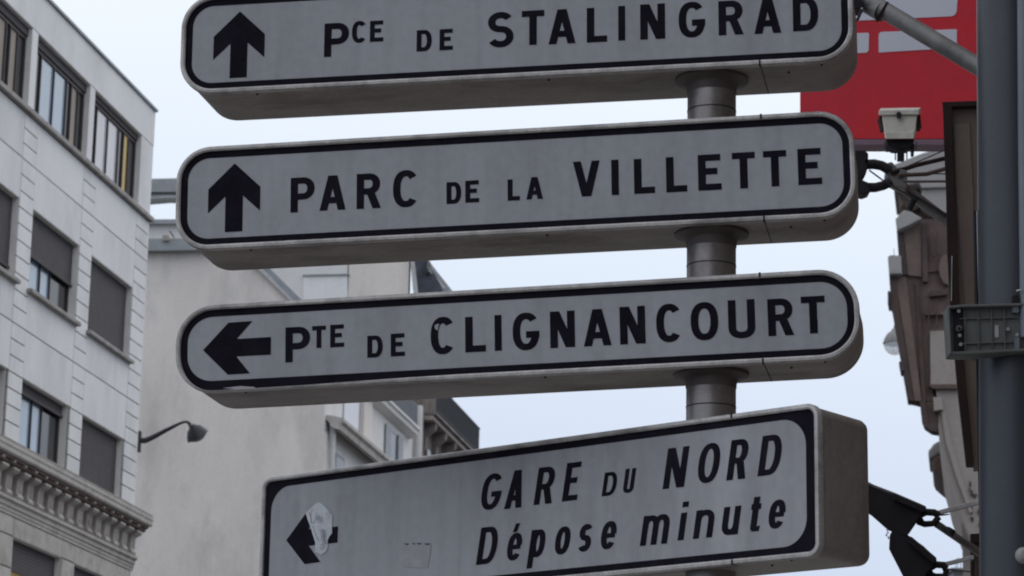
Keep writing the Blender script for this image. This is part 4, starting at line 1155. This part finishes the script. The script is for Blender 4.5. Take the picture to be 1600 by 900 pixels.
# ------------------------------------------------------------------ narrow brown board beside the mast
VY = 14.0
bl, blo = thing_at('blade_board', 'tall narrow brown board with a dark frame beside the big mast', 'board', 1515, 720, VY)
ppx([(1487, 166), (1530, 164), (1534, 480), (1538, 729), (1521, 731), (1500, 500), (1492, 300)], VY, STREET * .12, 'board_face', 'bladeface', bl, blo)
ppx([(1490, 194), (1515, 192), (1521, 300), (1524, 560), (1518, 560), (1502, 420), (1494, 300)], VY - .012, STREET * .012, 'board_inset', 'bladeface', bl, blo, .003)
ppx([(1473, 166), (1487, 166), (1492, 300), (1500, 500), (1521, 722), (1509, 722), (1495, 600), (1484, 470), (1480, 400), (1478, 300), (1475, 230)], VY - .05, STREET * .17, 'frame_upright', 'bladedark', bl, blo, .003)
ppx([(1472, 159), (1531, 157), (1531, 165), (1473, 167)], VY - .05, STREET * .17, 'frame_top', 'bladedark', bl, blo, .003)
tube_px([(1487.5, 400, VY - .06), (1486.5, 470, VY - .06)], .0022, 'edge_wire', 'whitebar', bl, blo, 6)
lo, loo = thing_at('lower_board', 'short brown board with a dark frame at the lower right, beside the mast foot', 'board', 1525, 900, VY)
ppx([(1524, 846), (1545, 845), (1546, 990), (1525, 990)], VY, STREET * .12, 'board_face', 'bladeface', lo, loo)
ppx([(1516, 834), (1536, 833), (1536, 846), (1524, 848), (1524, 990), (1517, 990)], VY - .05, STREET * .17, 'frame', 'bladedark', lo, loo, .003)

# ------------------------------------------------------------------ two black floodlights at the lower right
KY = 13.2
def spot(lbl, px, py, body, snout, chain, knuck, arms):
    e, o = thing_at('spotlight', lbl, 'floodlight', px, py, KY, 'black spotlights at the lower right')
    frustum(body, KY - .10, [(x + 3, y - 2) for x, y in body], KY + .12, 'housing', 'darkmetal', e, o, .006)
    frustum(snout, KY - .13, [(x + 1, y - 1) for x, y in snout], KY + .15, 'front_rim', 'darkmetal', e, o, .004)
    tube_px([(x, y, KY) for x, y in knuck[0]], .018, 'knuckle', 'darkmetal', e, o, 10)
    tube_px([(x, y, KY) for x, y in knuck[1]], .016, 'knuckle', 'darkmetal', e, o, 10)
    tube_px([(x, y, KY) for x, y in knuck[2]], .020, 'knuckle', 'darkmetal', e, o, 10)
    for nm, pts, th, mm in arms:
        (x0, y0), (x1, y1) = pts
        d = Vector((x1 - x0, y1 - y0)).normalized(); nn = Vector((-d.y, d.x)) * th
        if mm == 'tube':
            tube_px([(x0, y0, KY), (x1, y1, KY + .2)], th * KY / FOC, nm, mm, e, o, 14)
        else:
            ppx([(x0 + nn.x, y0 + nn.y), (x1 + nn.x, y1 + nn.y), (x1 - nn.x, y1 - nn.y), (x0 - nn.x, y0 - nn.y)], KY, (0, .03, 0), nm, mm, e, o, .003)
    if chain:
        for i, (x, y) in enumerate(chain):
            tube_px([(x - 1, y - 1.5, KY - .1), (x + .8, y - .5, KY - .1), (x + .6, y + 1.5, KY - .1), (x - 1.2, y + 1, KY - .1)], .003, 'chain_link', 'tube', e, o, 5)
    return e, o
e1, o1 = spot('upper black spotlight poking out beside the GARE DU NORD sign', 1455, 812,
     [(1340, 748), (1362, 759), (1396, 772), (1440, 791), (1438, 806), (1427, 822), (1416, 838), (1388, 829), (1362, 806), (1340, 792)],
     [(1395, 770.5), (1402, 773), (1446, 792), (1447, 799), (1441, 800), (1396, 781)],
     [(1386, 827), (1387, 832), (1385, 836), (1388, 840)],
     ([(1434, 806), (1447, 800), (1460, 801), (1467, 806)], [(1434, 815), (1445, 819), (1458, 818), (1467, 808)], [(1430, 800), (1438, 816)]),
     [('support_bar', ((1462, 802), (1545, 780)), 3.6, 'whitebar'), ('support_tube', ((1464, 819), (1530, 864)), 6.0, 'tube'), ('wire', ((1466, 805), (1484, 803)), .5, 'lampiron')])
tube_px([(1482, 835, KY - .01), (1487, 827, KY - .01)], .024, 'collar', 'darkmetal', e1, o1, 12)
e2, o2 = spot('lower black spotlight half cut off by the bottom edge of the picture', 1467, 890,
     [(1390, 836), (1394, 829), (1416, 838), (1440, 855), (1460, 874), (1458, 884), (1446, 898), (1442, 925), (1425, 930), (1412, 903), (1389, 858)],
     [(1418, 838), (1424, 840), (1462, 872), (1463, 879), (1457, 879), (1420, 848)], None,
     ([(1452, 888), (1462, 882), (1474, 883), (1478, 889)], [(1452, 897), (1462, 901), (1476, 900), (1479, 890)], [(1448, 884), (1454, 902)]),
     [('support_bar', ((1474, 882), (1522, 870)), 3.2, 'whitebar'), ('wire', ((1478, 888), (1518, 893)), .6, 'lampiron'), ('support_tube', ((1476, 902), (1490, 920)), 5.0, 'tube')])

# ================================================================== big mast, pipe and clamp bracket
TY = 9.2
mx = at(1577, 450, TY)
ms = empty('mast', 'thick blue-grey painted mast at the right edge of the picture', 'mast', loc=(mx.x, mx.y, .14))
def mast_x(py, px): return at(px, py, TY)
ptop, pbot = at(1574, -140, TY), at(1588, 1100, TY)
dirv = (ptop - pbot).normalized()
p_lo = pbot - dirv * (pbot.z - .14)
b = MB(); b.tube([p_lo, ptop], [.125, .112], 56); rebase(b, ms.location).build('shaft', M['mast'], ms, smooth=True)
def on_mast(py, px, Y): return at(px, py, Y)
b = MB(); b.tube([at(1526.5, 330, TY + .02), at(1531, 560, TY + .02), at(1541, 1000, TY + .02)], .0018, 8); rebase(b, ms.location).build('edge_strip', M['whitebar'], ms)
b = MB(); b.tube([at(1523.0, 330, TY + .03), at(1527.5, 560, TY + .03), at(1536, 1000, TY + .03)], .0062, 8); rebase(b, ms.location).build('cable', M['darkmetal'], ms)
b = MB(); b.lathe([(.001, .03), (.016, .028), (.026, .015), (.030, -.005), (.026, -.02), (.001, -.028)], 16)
kn = b.build('white_cap', M['greystone'], ms, smooth=True); kn.location = at(1600, 868, TY - .12) - ms.location
kn.rotation_euler = (PI / 2, 0, 0)
pi_, pio = thing_at('slim_pipe', 'slim pale grey pipe running up in front of the big mast', 'pipe', 1600, 525, TY - .14)
tube_px([(1600, -140, TY - .15), (1602, 200, TY - .15), (1606, 528, TY - .15)], .026, 'pipe', 'mast_light', pi_, pio, 20)
BY2 = TY - .14
bk, bko = thing_at('clamp_bracket', 'ribbed grey bracket with bolts strapped across the big mast', 'bracket', 1540, 515, BY2)
ppx([(1484, 479), (1500, 477), (1610, 474), (1610, 547), (1500, 552), (1487, 552)], BY2, (0, .03, 0), 'plate', 'bracket', bk, bko, .003)
ppx([(1480, 480), (1484, 478), (1487.5, 552), (1484, 553.5)], BY2 - .035, (0, .09, 0), 'flange', 'bracket', bk, bko, .003)
ppx([(1480, 478.5), (1500, 476), (1610, 473), (1610, 477), (1502, 480), (1484, 482)], BY2 - .03, (0, .09, 0), 'flange', 'bracket', bk, bko, .003)
ppx([(1484, 549), (1500, 549), (1610, 544), (1610, 548), (1505, 554), (1486, 553.5)], BY2 - .03, (0, .09, 0), 'flange', 'bracket', bk, bko, .003)
for x in (1507, 1528, 1549, 1569):
    ppx([(x - .7, 481), (x + .7, 481), (x + 2.2, 549), (x + .8, 549)], BY2 - .012, (0, .014, 0), 'rib', 'bracket', bk, bko)
for y0, y1 in ((497, 495), (536, 533)):
    ppx([(1500, y0), (1590, y1), (1590, y1 + 1.4), (1500, y0 + 1.4)], BY2 - .011, (0, .013, 0), 'rib', 'bracket', bk, bko)
ppx([(1488, 484), (1504, 482), (1508, 548), (1491, 549)], BY2 - .004, (0, .006, 0), 'slot_plate', 'darkmetal', bk, bko)
tube_px([(1498.5, 513, BY2 - .03), (1498.5, 513, BY2)], .011, 'bolt', 'bracket', bk, bko, 12)
tube_px([(1499, 513.5, BY2 - .034), (1499, 513.5, BY2 - .03)], .006, 'bolt', 'darkmetal', bk, bko, 10)
for x, y in ((1498, 486), (1501, 538), (1499.5, 524), (1575, 514), (1589, 523)):
    tube_px([(x, y, BY2 - .02), (x, y, BY2)], .0065, 'bolt', 'steel', bk, bko, 8)
ppx([(1554, 508), (1560, 508), (1560.5, 527), (1554.5, 527)], BY2 - .0035, (0, .004, 0), 'sticker', 'whitebar', bk, bko)
ppx([(1582, 479), (1592, 479), (1592, 488), (1582, 488)], BY2 - .02, (0, .02, 0), 'clip', 'mast_light', bk, bko)
ppx([(1585, 527), (1593, 526), (1593, 545), (1586, 546)], BY2 - .02, (0, .02, 0), 'clip', 'mast_light', bk, bko)
ppx([(1583, 462), (1592, 460), (1593, 477), (1583, 478)], BY2 - .02, (0, .03, 0), 'clip', 'darkmetal', bk, bko)
tube_px([(1588, 455, BY2 - .03), (1595, 453, BY2 - .03)], .004, 'screw', 'steel', bk, bko, 6)
